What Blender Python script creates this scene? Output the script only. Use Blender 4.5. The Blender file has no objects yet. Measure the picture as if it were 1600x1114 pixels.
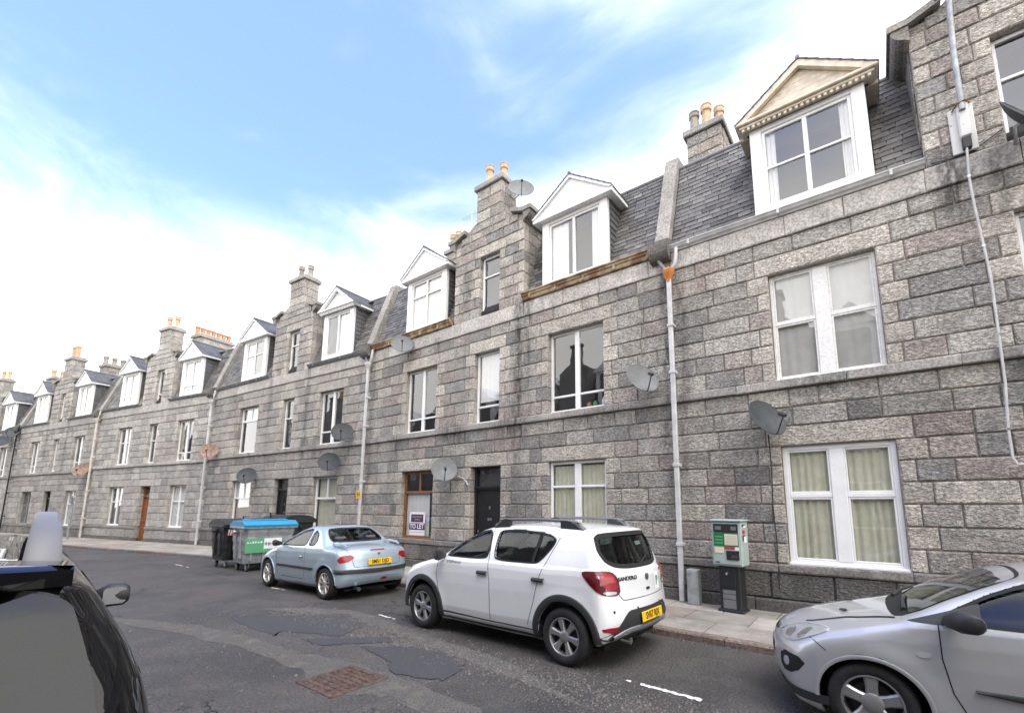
import bpy, bmesh, math, random
import numpy as np
from mathutils import Vector, Matrix
R = math.radians
rng = random.Random(7)
scene = bpy.context.scene
COL = scene.collection

# ------------------------------------------------------------------ camera
cd = bpy.data.cameras.new('camera')
cam = bpy.data.objects.new('camera', cd)
COL.objects.link(cam)
cd.sensor_width = 36.0
cd.lens = 16.0
cd.shift_x = -0.0308
cd.shift_y = 0.0776
cd.clip_start = 0.05
cd.clip_end = 2000
right = Vector((0.808, 0.590, 0.002)).normalized()
fwd = Vector((-0.583, 0.798, 0.152))
fwd = (fwd - right * fwd.dot(right)).normalized()
up = right.cross(fwd).normalized()
mw = Matrix.Identity(4)
for r_ in range(3):
    mw[r_][0], mw[r_][1], mw[r_][2] = right[r_], up[r_], -fwd[r_]
mw[2][3] = 1.782
cam.matrix_world = mw
scene.camera = cam

# ------------------------------------------------------------------ sky, sun, exposure
SUN_EL, SUN_AZ = R(62), R(332)      # azimuth: direction the light comes FROM, measured from +x
world = bpy.data.worlds.new('World')
scene.world = world
world.use_nodes = True
wt = world.node_tree
for n in list(wt.nodes):
    wt.nodes.remove(n)
def wn(t, **kw):
    n = wt.nodes.new(t)
    for k, v in kw.items():
        setattr(n, k, v)
    return n
sky = wn('ShaderNodeTexSky', sky_type='NISHITA', sun_disc=False)
sky.sun_elevation = SUN_EL
sky.sun_rotation = R(90) - SUN_AZ
sky.air_density = 1.0; sky.dust_density = 0.6; sky.ozone_density = 1.6
tc = wn('ShaderNodeTexCoord')
mp = wn('ShaderNodeMapping')
mp.inputs['Scale'].default_value = (1.0, 1.0, 2.6)
mp.inputs['Rotation'].default_value = (R(12), R(-8), R(20))
wt.links.new(tc.outputs['Generated'], mp.inputs['Vector'])
nz = wn('ShaderNodeTexNoise'); nz.inputs['Scale'].default_value = 1.5; nz.inputs['Detail'].default_value = 6
nz.inputs['Roughness'].default_value = 0.48; nz.inputs['Distortion'].default_value = 0.35
wt.links.new(mp.outputs['Vector'], nz.inputs['Vector'])
sep = wn('ShaderNodeSeparateXYZ')
wt.links.new(tc.outputs['Generated'], sep.inputs[0])
def wmath(op, a, b):
    n = wn('ShaderNodeMath', operation=op)
    for i, v in enumerate((a, b)):
        if isinstance(v, (int, float)): n.inputs[i].default_value = v
        else: wt.links.new(v, n.inputs[i])
    return n.outputs[0]
def wrange(v, a, b, c, d):
    n = wn('ShaderNodeMapRange'); n.interpolation_type = 'SMOOTHSTEP'
    for k, x in zip(('From Min', 'From Max', 'To Min', 'To Max'), (a, b, c, d)): n.inputs[k].default_value = x
    wt.links.new(v, n.inputs['Value']); return n.outputs[0]
# a thin veil that thickens towards the horizon and towards one side, with drawn-out streaks
dt = wn('ShaderNodeVectorMath', operation='DOT_PRODUCT'); dt.inputs[1].default_value = (.78, .62, .05)
wt.links.new(tc.outputs['Generated'], dt.inputs[0])
lift = wmath('MULTIPLY', wmath('ABSOLUTE', wmath('ADD', dt.outputs['Value'], .52), 0), -.36)
zeff = wmath('MINIMUM', sep.outputs['Z'], wmath('SUBTRACT', 1.5, sep.outputs['Z']))
mp2 = wn('ShaderNodeMapping'); mp2.inputs['Scale'].default_value = (2.2, 4.2, 7.0); mp2.inputs['Rotation'].default_value = (R(20), R(14), R(35))
wt.links.new(tc.outputs['Generated'], mp2.inputs['Vector'])
nz2 = wn('ShaderNodeTexNoise'); nz2.inputs['Scale'].default_value = 1.0; nz2.inputs['Detail'].default_value = 8; nz2.inputs['Roughness'].default_value = .58; nz2.inputs['Distortion'].default_value = .8
wt.links.new(mp2.outputs['Vector'], nz2.inputs['Vector'])
streak = wmath('ADD', wmath('MULTIPLY', wmath('SUBTRACT', .5, nz.outputs['Fac']), .50), wmath('MULTIPLY', wmath('SUBTRACT', .5, nz2.outputs['Fac']), .30))
bank = wrange(sep.outputs['Y'], -.60, .0, -.32, 0.0)
w_ = wmath('ADD', wmath('ADD', zeff, lift), wmath('ADD', streak, bank))
fac = wrange(w_, .08, .54, 1.0, .04)
class _O: pass
cr = _O(); cr.outputs = [fac]
skm = wn('ShaderNodeMix', data_type='RGBA', blend_type='MULTIPLY')
skm.inputs['Factor'].default_value = 1.0
skm.inputs['B'].default_value = (2.05, 2.4, 3.75, 1)
wt.links.new(sky.outputs[0], skm.inputs['A'])
mix = wn('ShaderNodeMix', data_type='RGBA')
mix.inputs['B'].default_value = (20.9, 20.2, 19.4, 1)
wt.links.new(cr.outputs[0], mix.inputs['Factor'])
wt.links.new(skm.outputs['Result'], mix.inputs['A'])
bg = wn('ShaderNodeBackground'); bg.inputs['Strength'].default_value = 0.1
wo = wn('ShaderNodeOutputWorld')
wt.links.new(mix.outputs['Result'], bg.inputs['Color'])
wt.links.new(bg.outputs[0], wo.inputs['Surface'])

sd = bpy.data.lights.new('sun', 'SUN')
sd.energy = 1.8; sd.angle = R(35); sd.color = (1.0, 0.97, 0.92)
sun = bpy.data.objects.new('sun', sd)
COL.objects.link(sun)
sv = Vector((math.cos(SUN_EL) * math.cos(SUN_AZ), math.cos(SUN_EL) * math.sin(SUN_AZ), math.sin(SUN_EL)))
sun.rotation_euler = (-sv).to_track_quat('-Z', 'Y').to_euler()
sun.location = (0, 0, 40)

scene.view_settings.view_transform = 'Standard'
scene.view_settings.look = 'None'
scene.view_settings.gamma = 1.0
scene.view_settings.exposure = 0.68
scene.view_settings.use_curve_mapping = False
scene.cycles.use_denoising = True
scene.cycles.max_bounces = 8
scene.cycles.transparent_max_bounces = 16
scene.cycles.sample_clamp_indirect = 6
scene.cycles.caustics_reflective = False
scene.cycles.caustics_refractive = False

# ------------------------------------------------------------------ mesh helpers
class MB:
    """collects shapes; build() links them as ONE mesh object"""
    def __init__(self):
        self.v, self.f, self.m, self.t, self.tone = [], [], [], [], (1, 1, 1)
        self.mi = 0
    def add(self, vs, fs, mi=None):
        o = len(self.v)
        self.v.extend(tuple(p) for p in vs)
        self.t.extend([self.tone] * len(vs))
        m = self.mi if mi is None else mi
        for f in fs:
            self.f.append(tuple(i + o for i in f)); self.m.append(m)
        return self
    def box(self, x0, x1, y0, y1, z0, z1, mi=None):
        vs = [(x0,y0,z0),(x1,y0,z0),(x1,y1,z0),(x0,y1,z0),(x0,y0,z1),(x1,y0,z1),(x1,y1,z1),(x0,y1,z1)]
        return self.add(vs, [(0,3,2,1),(4,5,6,7),(0,1,5,4),(1,2,6,5),(2,3,7,6),(3,0,4,7)], mi)
    def bbox(self, x0, x1, y0, y1, z0, z1, b=0.01, mi=None):
        """box with chamfered edges"""
        b = min(b, (x1-x0)*.45, (y1-y0)*.45, (z1-z0)*.45)
        X, Y, Z = (x0, x1), (y0, y1), (z0, z1)
        vs = []; idx = {}
        for i in (0, 1):
            for j in (0, 1):
                for k in (0, 1):
                    sx, sy, sz = (1, -1)[i], (1, -1)[j], (1, -1)[k]
                    for a, p in enumerate(((X[i], Y[j]+sy*b, Z[k]+sz*b), (X[i]+sx*b, Y[j], Z[k]+sz*b), (X[i]+sx*b, Y[j]+sy*b, Z[k]))):
                        idx[i, j, k, a] = len(vs); vs.append(p)
        fs = []
        I = lambda i, j, k, a: idx[i, j, k, a]
        for s in (0, 1):
            q = [I(s,0,0,0), I(s,1,0,0), I(s,1,1,0), I(s,0,1,0)]; fs.append(q if s else q[::-1])
            q = [I(0,s,0,1), I(0,s,1,1), I(1,s,1,1), I(1,s,0,1)]; fs.append(q if s else q[::-1])
            q = [I(0,0,s,2), I(1,0,s,2), I(1,1,s,2), I(0,1,s,2)]; fs.append(q if s else q[::-1])
        for p in (0, 1):
            for q_ in (0, 1):
                e = [I(0,p,q_,1), I(1,p,q_,1), I(1,p,q_,2), I(0,p,q_,2)]; fs.append(e if (p == q_) else e[::-1])
                e = [I(p,0,q_,0), I(p,1,q_,0), I(p,1,q_,2), I(p,0,q_,2)]; fs.append(e[::-1] if (p == q_) else e)
                e = [I(p,q_,0,0), I(p,q_,1,0), I(p,q_,1,1), I(p,q_,0,1)]; fs.append(e if (p == q_) else e[::-1])
        for i in (0, 1):
            for j in (0, 1):
                for k in (0, 1):
                    e = [I(i,j,k,0), I(i,j,k,1), I(i,j,k,2)]
                    fs.append(e if (i+j+k) % 2 else e[::-1])
        return self.add(vs, fs, mi)
    def prism(self, poly, y0, y1, mi=None):
        """polygon in (x,z), counter-clockwise seen from -y, extruded y0..y1"""
        n = len(poly)
        vs = [(p[0], y0, p[1]) for p in poly] + [(p[0], y1, p[1]) for p in poly]
        fs = [tuple(range(n)), tuple(range(2*n-1, n-1, -1))]
        for i in range(n):
            j = (i+1) % n
            fs.append((j, i, i+n, j+n))
        return self.add(vs, fs, mi)
    def prism_x(self, poly, x0, x1, mi=None):
        """polygon in (y,z) extruded along x"""
        n = len(poly)
        vs = [(x0, p[0], p[1]) for p in poly] + [(x1, p[0], p[1]) for p in poly]
        fs = [tuple(range(n-1, -1, -1)), tuple(range(n, 2*n))]
        for i in range(n):
            j = (i+1) % n
            fs.append((i, j, j+n, i+n))
        return self.add(vs, fs, mi)
    def prism_z(self, poly, z0, z1, mi=None):
        n = len(poly)
        vs = [(p[0], p[1], z0) for p in poly] + [(p[0], p[1], z1) for p in poly]
        fs = [tuple(range(n-1, -1, -1)), tuple(range(n, 2*n))]
        for i in range(n):
            j = (i+1) % n
            fs.append((i, j, j+n, i+n))
        return self.add(vs, fs, mi)
    def tube(self, path, r, n=8, mi=None, cap=True):
        P = [Vector(p) for p in path]
        rs = r if isinstance(r, (list, tuple)) else [r]*len(P)
        vs, fs = [], []
        prev = None
        for i, p in enumerate(P):
            t = ((P[i]-P[i-1]).normalized() if i else Vector()) + ((P[i+1]-P[i]).normalized() if i < len(P)-1 else Vector())
            t.normalize()
            a = Vector((0, 0, 1)) if abs(t.z) < .9 else Vector((1, 0, 0))
            if prev is not None:
                a = prev
            u = (a - t*a.dot(t)).normalized(); prev = u
            w = t.cross(u)
            for k in range(n):
                an = 2*math.pi*k/n
                vs.append(p + (u*math.cos(an)+w*math.sin(an))*rs[i])
        for i in range(len(P)-1):
            for k in range(n):
                a, b = i*n+k, i*n+(k+1) % n
                fs.append((a, b, b+n, a+n))
        if cap:
            fs.append(tuple(range(n-1, -1, -1))); fs.append(tuple(range((len(P)-1)*n, len(P)*n)))
        return self.add(vs, fs, mi)
    def lathe(self, prof, n=16, c=(0, 0, 0), ax='z', mi=None):
        """profile [(r,h)] turned about an axis"""
        vs, fs = [], []
        for r, h in prof:
            for k in range(n):
                a = 2*math.pi*k/n
                x, y = r*math.cos(a), r*math.sin(a)
                p = (x, y, h) if ax == 'z' else ((y, h, x) if ax == 'y' else (h, x, y))
                vs.append((p[0]+c[0], p[1]+c[1], p[2]+c[2]))
        for i in range(len(prof)-1):
            for k in range(n):
                a, b = i*n+k, i*n+(k+1) % n
                fs.append((a, b, b+n, a+n))
        if prof[0][0] > 1e-5: fs.append(tuple(range(n-1, -1, -1)))
        if prof[-1][0] > 1e-5: fs.append(tuple(range((len(prof)-1)*n, len(prof)*n)))
        return self.add(vs, fs, mi)
    def mesh(self, name, mats, smooth=False, angle=None):
        me = bpy.data.meshes.new(name)
        me.from_pydata(self.v, [], self.f)
        if not isinstance(mats, (list, tuple)): mats = [mats]
        for m in mats: me.materials.append(m)
        if any(self.m): me.polygons.foreach_set('material_index', self.m)
        ca = me.color_attributes.new('tone', 'FLOAT_COLOR', 'POINT')
        a = np.ones((len(self.v), 4), np.float32)
        if self.v: a[:, :3] = np.array(self.t, np.float32)
        ca.data.foreach_set('color', a.ravel())
        if smooth:
            me.polygons.foreach_set('use_smooth', [True]*len(self.f))
            if angle: me.set_sharp_from_angle(angle=R(angle))
        me.update()
        return me
    def build(self, name, mats, parent=None, smooth=False, angle=40, loc=None, rot=None, **props):
        if not self.v: return None
        return link(name, self.mesh(name, mats, smooth, angle if smooth else None), parent, loc, rot, **props)

def link(name, data, parent=None, loc=None, rot=None, **props):
    o = bpy.data.objects.new(name, data)
    COL.objects.link(o)
    if parent is not None: o.parent = parent
    if loc is not None: o.location = loc
    if rot is not None: o.rotation_euler = rot
    for k, v in props.items(): o[k] = v
    return o
def thing(name, label, category, loc=(0, 0, 0), rz=0.0, group=None):
    o = link(name, None, None, loc, (0, 0, rz), label=label, category=category)
    o.empty_display_size = .2
    if group: o['group'] = group
    return o
def text_mesh(body, size, mat, name, parent=None, extrude=0.001, bold=0.0, align='CENTER', sx=1.0):
    cu = bpy.data.curves.new(name, 'FONT')
    cu.body = body; cu.size = size; cu.extrude = extrude; cu.offset = bold
    cu.align_x = align; cu.align_y = 'CENTER'; cu.resolution_u = 3
    tmp = bpy.data.objects.new(name+'_tmp', cu)
    COL.objects.link(tmp)
    bpy.context.view_layer.update()
    dg = bpy.context.evaluated_depsgraph_get()
    me = bpy.data.meshes.new_from_object(tmp.evaluated_get(dg))
    bpy.data.objects.remove(tmp); bpy.data.curves.remove(cu)
    me.materials.clear(); me.materials.append(mat)
    o = link(name, me, parent)
    o.scale = (sx, 1, 1)
    return o

# ------------------------------------------------------------------ materials
MATS = {}
class Mat:
    def __init__(self, name):
        self.m = bpy.data.materials.new(name); self.m.use_nodes = True
        self.nt = self.m.node_tree
        self.b = self.nt.nodes['Principled BSDF']
        self.out = self.nt.nodes['Material Output']
    def n(self, t, **kw):
        x = self.nt.nodes.new(t)
        for k, v in kw.items():
            if k in x.inputs.keys() if not hasattr(x, k) else False: x.inputs[k].default_value = v
            else: setattr(x, k, v)
        return x
    def l(self, a, b): self.nt.links.new(a, b)
    def pos(self, scale=(1, 1, 1), rot=(0, 0, 0), src='pos'):
        if src == 'pos': s = self.n('ShaderNodeNewGeometry').outputs['Position']
        else: s = self.n('ShaderNodeTexCoord').outputs['Object']
        m = self.n('ShaderNodeMapping'); m.inputs['Scale'].default_value = scale; m.inputs['Rotation'].default_value = rot
        self.l(s, m.inputs['Vector']); return m.outputs['Vector']
    def noise(self, vec, scale, detail=3, rough=.5, dist=0):
        x = self.n('ShaderNodeTexNoise'); x.inputs['Scale'].default_value = scale; x.inputs['Detail'].default_value = detail
        x.inputs['Roughness'].default_value = rough; x.inputs['Distortion'].default_value = dist
        self.l(vec, x.inputs['Vector']); return x.outputs['Fac']
    def rng(self, v, a, b, c=0, d=1, smooth=True):
        x = self.n('ShaderNodeMapRange')
        if smooth: x.interpolation_type = 'SMOOTHSTEP'
        for i, k in zip((a, b, c, d), ('From Min', 'From Max', 'To Min', 'To Max')): x.inputs[k].default_value = i
        self.l(v, x.inputs['Value']); return x.outputs[0]
    def mixc(self, fac, a, b, blend='MIX'):
        x = self.n('ShaderNodeMix', data_type='RGBA', blend_type=blend)
        for v, s in ((fac, 'Factor'), (a, 'A'), (b, 'B')):
            if hasattr(v, 'is_output') or isinstance(v, bpy.types.NodeSocket): self.l(v, x.inputs[s])
            elif s == 'Factor': x.inputs[s].default_value = v
            else: x.inputs[s].default_value = tuple(v)+(1,) if len(v) == 3 else v
        return x.outputs['Result']
    def math(self, op, a, b):
        x = self.n('ShaderNodeMath', operation=op)
        for i, v in enumerate((a, b)):
            if isinstance(v, bpy.types.NodeSocket): self.l(v, x.inputs[i])
            else: x.inputs[i].default_value = v
        return x.outputs[0]
    def bump(self, h, dist, strength=1.0):
        x = self.n('ShaderNodeBump'); x.inputs['Distance'].default_value = dist; x.inputs['Strength'].default_value = strength
        self.l(h, x.inputs['Height']); self.l(x.outputs[0], self.b.inputs['Normal'])
    def tone(self):
        return self.n('ShaderNodeAttribute', attribute_name='tone').outputs['Color']
    def col(self, s): self.l(s, self.b.inputs['Base Color'])

def simple(name, color, rough=.5, metal=0.0, spec=.5, vary=.0, vscale=6, bump=0, bscale=40, coat=0):
    M_ = Mat(name)
    M_.b.inputs['Roughness'].default_value = rough; M_.b.inputs['Metallic'].default_value = metal
    M_.b.inputs['Specular IOR Level'].default_value = spec
    M_.b.inputs['Coat Weight'].default_value = coat
    M_.b.inputs['Coat Roughness'].default_value = .03
    if vary:
        v = M_.pos()
        f = M_.rng(M_.noise(v, vscale, 5, .6), .3, .7)
        d = tuple(c*(1-vary) for c in color)
        M_.col(M_.mixc(f, d, tuple(min(1, c*(1+vary*.4)) for c in color)))
        M_.l(M_.rng(M_.noise(v, vscale*3, 3), .3, .7, max(0, rough-.08), min(1, rough+.1)), M_.b.inputs['Roughness'])
        if bump: M_.bump(M_.noise(v, bscale, 4), bump)
    else:
        M_.b.inputs['Base Color'].default_value = tuple(color)+(1,)
        if bump: M_.bump(M_.noise(M_.pos(), bscale, 4), bump)
    MATS[name] = M_.m
    return M_.m

# soot and damp runs on the fronts: world x, half width, top, bottom, strength
STAINS = [(-7.0, .28, 6.9, .6, .85), (-6.7, .18, 6.8, 3.9, .7), (-3.15, .22, 6.6, .3, .75), (-2.85, .16, 6.3, .3, .55), (1.25, .30, 6.92, 5.6, .85), (1.75, .22, 6.8, 5.2, .55),
          (-9.3, .9, 3.86, 3.35, .8), (-7.2, 1.1, 3.86, 3.2, .7), (-4.6, 1.4, 3.8, 3.45, .45), (-.6, .8, 3.9, 3.5, .6), (2.0, .8, 3.9, 3.3, .6), (-10.0, .25, 6.6, 5.4, .55), (-13.2, .2, 6.5, .4, .5),
          (-16.9, .25, 6.9, .5, .6), (-19.4, .22, 6.9, 1.0, .45), (-8.9, .25, 8.6, 6.7, .45), (-37.9, .3, 6.9, 2.5, .5), (-40.6, .3, 6.9, 2.5, .5), (-11.8, .5, 3.86, 2.9, .45), (-16.2, .8, 3.86, 3.1, .4)]
def make_granite(name, pick=1.0, streak=.35):
    M_ = Mat(name)
    p = M_.pos()
    # coarse speckle of feldspar and mica, then fine grain
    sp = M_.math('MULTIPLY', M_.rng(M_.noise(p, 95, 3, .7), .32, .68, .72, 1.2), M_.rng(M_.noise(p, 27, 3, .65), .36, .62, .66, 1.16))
    bl = M_.rng(M_.noise(p, 3.2, 4, .6), .3, .7, .84, 1.10)
    c = M_.mixc(1.0, M_.tone(), M_.n('ShaderNodeCombineColor').outputs[0], 'MULTIPLY') if False else None
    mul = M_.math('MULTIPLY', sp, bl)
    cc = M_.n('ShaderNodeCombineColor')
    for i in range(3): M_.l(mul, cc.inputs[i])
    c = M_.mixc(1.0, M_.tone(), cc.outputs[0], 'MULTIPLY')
    # rain streaks and soot with a shape of their own
    pv = M_.pos((2.2, 2.2, .28))
    st = M_.rng(M_.noise(pv, 1.3, 5, .62), .56, .78)
    c = M_.mixc(M_.math('MULTIPLY', st, streak), c, (.045, .043, .040))
    sx = M_.n('ShaderNodeSeparateXYZ'); M_.l(p, sx.inputs[0])
    jit = M_.math('MULTIPLY', M_.math('SUBTRACT', M_.noise(M_.pos((1, 1, .8)), 1.6, 3), .5), .35)
    xx = M_.math('ADD', sx.outputs['X'], jit)
    tot = None
    for (x0, hw, zt, zb, k) in STAINS:
        d = M_.math('ABSOLUTE', M_.math('SUBTRACT', xx, x0), 0)
        a = M_.rng(d, 0, hw, k, 0)
        b = M_.math('MULTIPLY', M_.rng(sx.outputs['Z'], zb, zb+(zt-zb)*.6, 0, 1), M_.rng(sx.outputs['Z'], zt, zt+.12, 1, 0))
        s_ = M_.math('MULTIPLY', a, b); tot = s_ if tot is None else M_.math('MAXIMUM', tot, s_)
    gr = M_.rng(M_.noise(M_.pos((5, 5, 1.2)), 2.6, 4, .65), .30, .62)
    c = M_.mixc(M_.math('MULTIPLY', tot, gr), c, (.035, .033, .030))
    M_.col(c)
    M_.b.inputs['Roughness'].default_value = .85
    M_.b.inputs['Specular IOR Level'].default_value = .25
    # pick marks: short slanted strokes
    q = M_.pos((1.0, 1.0, 2.1), (0, R(32), 0))
    h1 = M_.rng(M_.noise(q, 17, 3, .55, .6), .36, .66)
    h2 = M_.noise(p, 60, 3, .6)
    h = M_.math('ADD', M_.math('MULTIPLY', h1, pick), M_.math('MULTIPLY', h2, .35))
    M_.bump(h, .016 if pick > .5 else .006, 1.0)
    MATS[name] = M_.m
    return M_.m
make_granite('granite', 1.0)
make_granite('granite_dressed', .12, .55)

M_ = Mat('mortar'); v = M_.pos()
M_.col(M_.mixc(M_.rng(M_.noise(v, 5, 4), .35, .65), (.33, .29, .24), (.45, .40, .335)))
M_.b.inputs['Roughness'].default_value = .95; M_.bump(M_.noise(v, 70, 3), .004); MATS['mortar'] = M_.m

M_ = Mat('slate'); v = M_.pos()
sm = M_.rng(M_.noise(v, 26, 5, .65), .3, .7, .7, 1.25)
cc = M_.n('ShaderNodeCombineColor'); [M_.l(sm, cc.inputs[i]) for i in range(3)]
c = M_.mixc(1.0, M_.tone(), cc.outputs[0], 'MULTIPLY')
pv = M_.pos((3, 3, .5))
c = M_.mixc(M_.rng(M_.noise(pv, 1.5, 4, .6), .55, .75, 0, .5), c, (.022, .022, .023))
M_.col(c); M_.b.inputs['Roughness'].default_value = .55
M_.bump(M_.noise(M_.pos((1, 1, 3)), 40, 4), .006); MATS['slate'] = M_.m

def make_glass(name, tint=(.75, .82, .80), ior=1.52, boost=1.0):
    M_ = Mat(name); nt = M_.nt; nt.nodes.remove(M_.b)
    tr = M_.n('ShaderNodeBsdfTransparent'); tr.inputs[0].default_value = tint+(1,)
    gl = M_.n('ShaderNodeBsdfGlossy'); gl.inputs['Roughness'].default_value = .012; gl.inputs[0].default_value = (.95, .97, 1, 1)
    lw = M_.n('ShaderNodeLayerWeight'); lw.inputs['Blend'].default_value = .5
    f0 = ((ior-1)/(ior+1))**2
    sch = M_.math('ADD', M_.math('MULTIPLY', M_.math('POWER', lw.outputs['Facing'], 5.0), 1-f0), f0)
    nzv = M_.noise(M_.pos(), 1.7, 2)
    bp = M_.n('ShaderNodeBump'); bp.inputs['Distance'].default_value = .005; bp.inputs['Strength'].default_value = .3
    M_.l(nzv, bp.inputs['Height']); M_.l(bp.outputs[0], gl.inputs['Normal'])
    f = M_.math('MULTIPLY', sch, boost)
    f2 = M_.math('MINIMUM', f, 1.0)
    ms = M_.n('ShaderNodeMixShader'); M_.l(f2, ms.inputs[0]); M_.l(tr.outputs[0], ms.inputs[1]); M_.l(gl.outputs[0], ms.inputs[2])
    M_.l(ms.outputs[0], M_.out.inputs['Surface']); MATS[name] = M_.m
make_glass('window_glass', (.96, .97, .96), 1.55, 2.6)
make_glass('car_glass', (.38, .44, .42), 1.52, 1.0)

simple('white_upvc', (.80, .80, .79), .35, vary=.06, vscale=4)
simple('white_paint', (.74, .73, .70), .55, vary=.12, vscale=9, bump=.002, bscale=60)
simple('flaking_paint', (.80, .79, .76), .65, vary=.14, vscale=22, bump=.004, bscale=45)
simple('cream_paint', (.66, .58, .46), .55, vary=.2, vscale=8, bump=.002)
simple('brown_wood', (.23, .095, .035), .45, vary=.3, vscale=14)
simple('door_brown', (.25, .09, .03), .4, vary=.25, vscale=10)
simple('black_paint', (.014, .014, .015), .35, vary=.3, vscale=8)
simple('dark_room', (.06, .055, .05), .9)
simple('room_wall', (.22, .21, .19), .9)
simple('curtain_green', (.66, .65, .50), .9, vary=.12, vscale=6)
simple('curtain_white', (.78, .77, .75), .9, vary=.06, vscale=4)
simple('curtain_sheet', (.50, .49, .46), .9, vary=.12, vscale=3)
simple('curtain_beige', (.50, .42, .33), .9, vary=.1)
simple('slate_under', (.018, .018, .018), .9)
simple('lead', (.20, .205, .215), .55, vary=.25, vscale=5)
simple('gutter_white', (.56, .56, .55), .4, vary=.18, vscale=5)
simple('pipe_cream', (.62, .58, .50), .5, vary=.25, vscale=6)
simple('rust', (.24, .10, .045), .85, vary=.5, vscale=14, bump=.002)
M_ = Mat('gutter_rusty'); v = M_.pos()
c = M_.mixc(M_.rng(M_.noise(v, 3.4, 3, .5), .42, .60), (.40, .31, .19), (.20, .11, .060))
c = M_.mixc(M_.rng(M_.noise(M_.pos((5, 5, .6)), 2.4, 3), .60, .74, 0, .8), c, (.07, .05, .038))
M_.col(c); M_.b.inputs['Roughness'].default_value = .7; MATS['gutter_rusty'] = M_.m
simple('galvanised', (.36, .38, .39), .5, metal=.35, vary=.3, vscale=7)
simple('dish_grey', (.060, .066, .068), .6, spec=.25, vary=.2, vscale=5)
simple('dish_light', (.17, .175, .175), .6, spec=.25, vary=.15, vscale=5)
simple('dish_rusty', (.28, .18, .13), .7, vary=.55, vscale=9)
simple('pot_buff', (.52, .37, .22), .8, vary=.25, vscale=7, bump=.003)
simple('pot_red', (.52, .24, .13), .8, vary=.2, vscale=7)
simple('pot_grey', (.30, .27, .23), .85, vary=.35, vscale=8)
simple('black_plastic', (.022, .023, .024), .55)
simple('black_rubber', (.015, .015, .015), .8)
simple('cable_black', (.02, .02, .02), .6)
simple('sign_yellow', (.80, .48, .02), .45)
simple('sign_black', (.01, .01, .01), .5)
simple('sign_white', (.80, .80, .80), .5)
simple('sign_purple', (.07, .02, .09), .5)
simple('sign_green', (.10, .36, .18), .5)
simple('sign_red', (.55, .02, .03), .5)
simple('meter_grey', (.36, .43, .41), .45, vary=.08)
simple('meter_green', (.01, .15, .045), .5)
simple('meter_dark', (.018, .020, .022), .4)
simple('meter_cream', (.68, .64, .46), .5)
simple('bin_blue', (.02, .25, .45), .4, vary=.1)
simple('bin_black', (.022, .024, .026), .5, vary=.3)
simple('chrome', (.75, .75, .76), .12, metal=1.0)
simple('steel', (.45, .45, .46), .3, metal=1.0)
simple('hopper_lit_orange', (.55, .20, .05), .25, coat=.6)  # orange-lit look of the rust-orange hopper head put into its base colour
simple('plate_yellow', (.82, .50, .01), .4)
# ------------------------------------------------------------------ ground, road, pavement
M_ = Mat('asphalt'); v = M_.pos()
big = M_.noise(v, .45, 5, .6, .4)
mid = M_.noise(v, 2.2, 6, .62)
agg = M_.noise(v, 95, 3, .7)
c = M_.mixc(M_.rng(big, .34, .66), (.058, .055, .051), (.112, .105, .097))
c = M_.mixc(M_.rng(mid, .45, .72, 0, .55), c, (.14, .132, .122))
c = M_.mixc(M_.rng(M_.noise(v, .9, 4, .6), .56, .70, 0, .5), c, (.135, .100, .086))
c = M_.mixc(M_.rng(agg, .53, .74, 0, .75), c, (.24, .225, .21))
c = M_.mixc(M_.rng(agg, .46, .28, 0, .7), c, (.03, .029, .028))
ag2 = M_.noise(v, 34, 3, .7)
c = M_.mixc(M_.rng(ag2, .50, .30, 0, .75), c, (.034, .033, .032))
c = M_.mixc(M_.rng(ag2, .58, .72, 0, .5), c, (.22, .21, .20))
vo = M_.n('ShaderNodeTexVoronoi', feature='DISTANCE_TO_EDGE'); vo.inputs['Scale'].default_value = .75
wv = M_.n('ShaderNodeVectorMath', operation='ADD')
nn = M_.n('ShaderNodeTexNoise'); nn.inputs['Scale'].default_value = 2.4; nn.inputs['Detail'].default_value = 5
M_.l(v, nn.inputs['Vector']); M_.l(v, wv.inputs[0]); M_.l(nn.outputs['Color'], wv.inputs[1]); M_.l(wv.outputs[0], vo.inputs['Vector'])
crk = M_.math('MULTIPLY', M_.rng(vo.outputs['Distance'], .0, .012, 1, 0), M_.rng(M_.noise(v, .35, 2), .5, .62))
c = M_.mixc(crk, c, (.012, .012, .012))
M_.col(c)
M_.l(M_.rng(big, .35, .7, .55, .85), M_.b.inputs['Roughness'])
M_.b.inputs['Specular IOR Level'].default_value = .35
vb = M_.n('ShaderNodeTexVoronoi'); vb.inputs['Scale'].default_value = 75; M_.l(v, vb.inputs['Vector'])
gv = M_.n('ShaderNodeTexVoronoi'); gv.inputs['Scale'].default_value = 32; M_.l(v, gv.inputs['Vector'])
hh = M_.math('ADD', M_.math('MULTIPLY', vb.outputs['Distance'], -.9), M_.math('ADD', M_.math('MULTIPLY', gv.outputs['Distance'], -.9), M_.math('MULTIPLY', mid, 1.4)))
M_.bump(M_.math('SUBTRACT', hh, crk), .024); MATS['asphalt'] = M_.m

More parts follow.
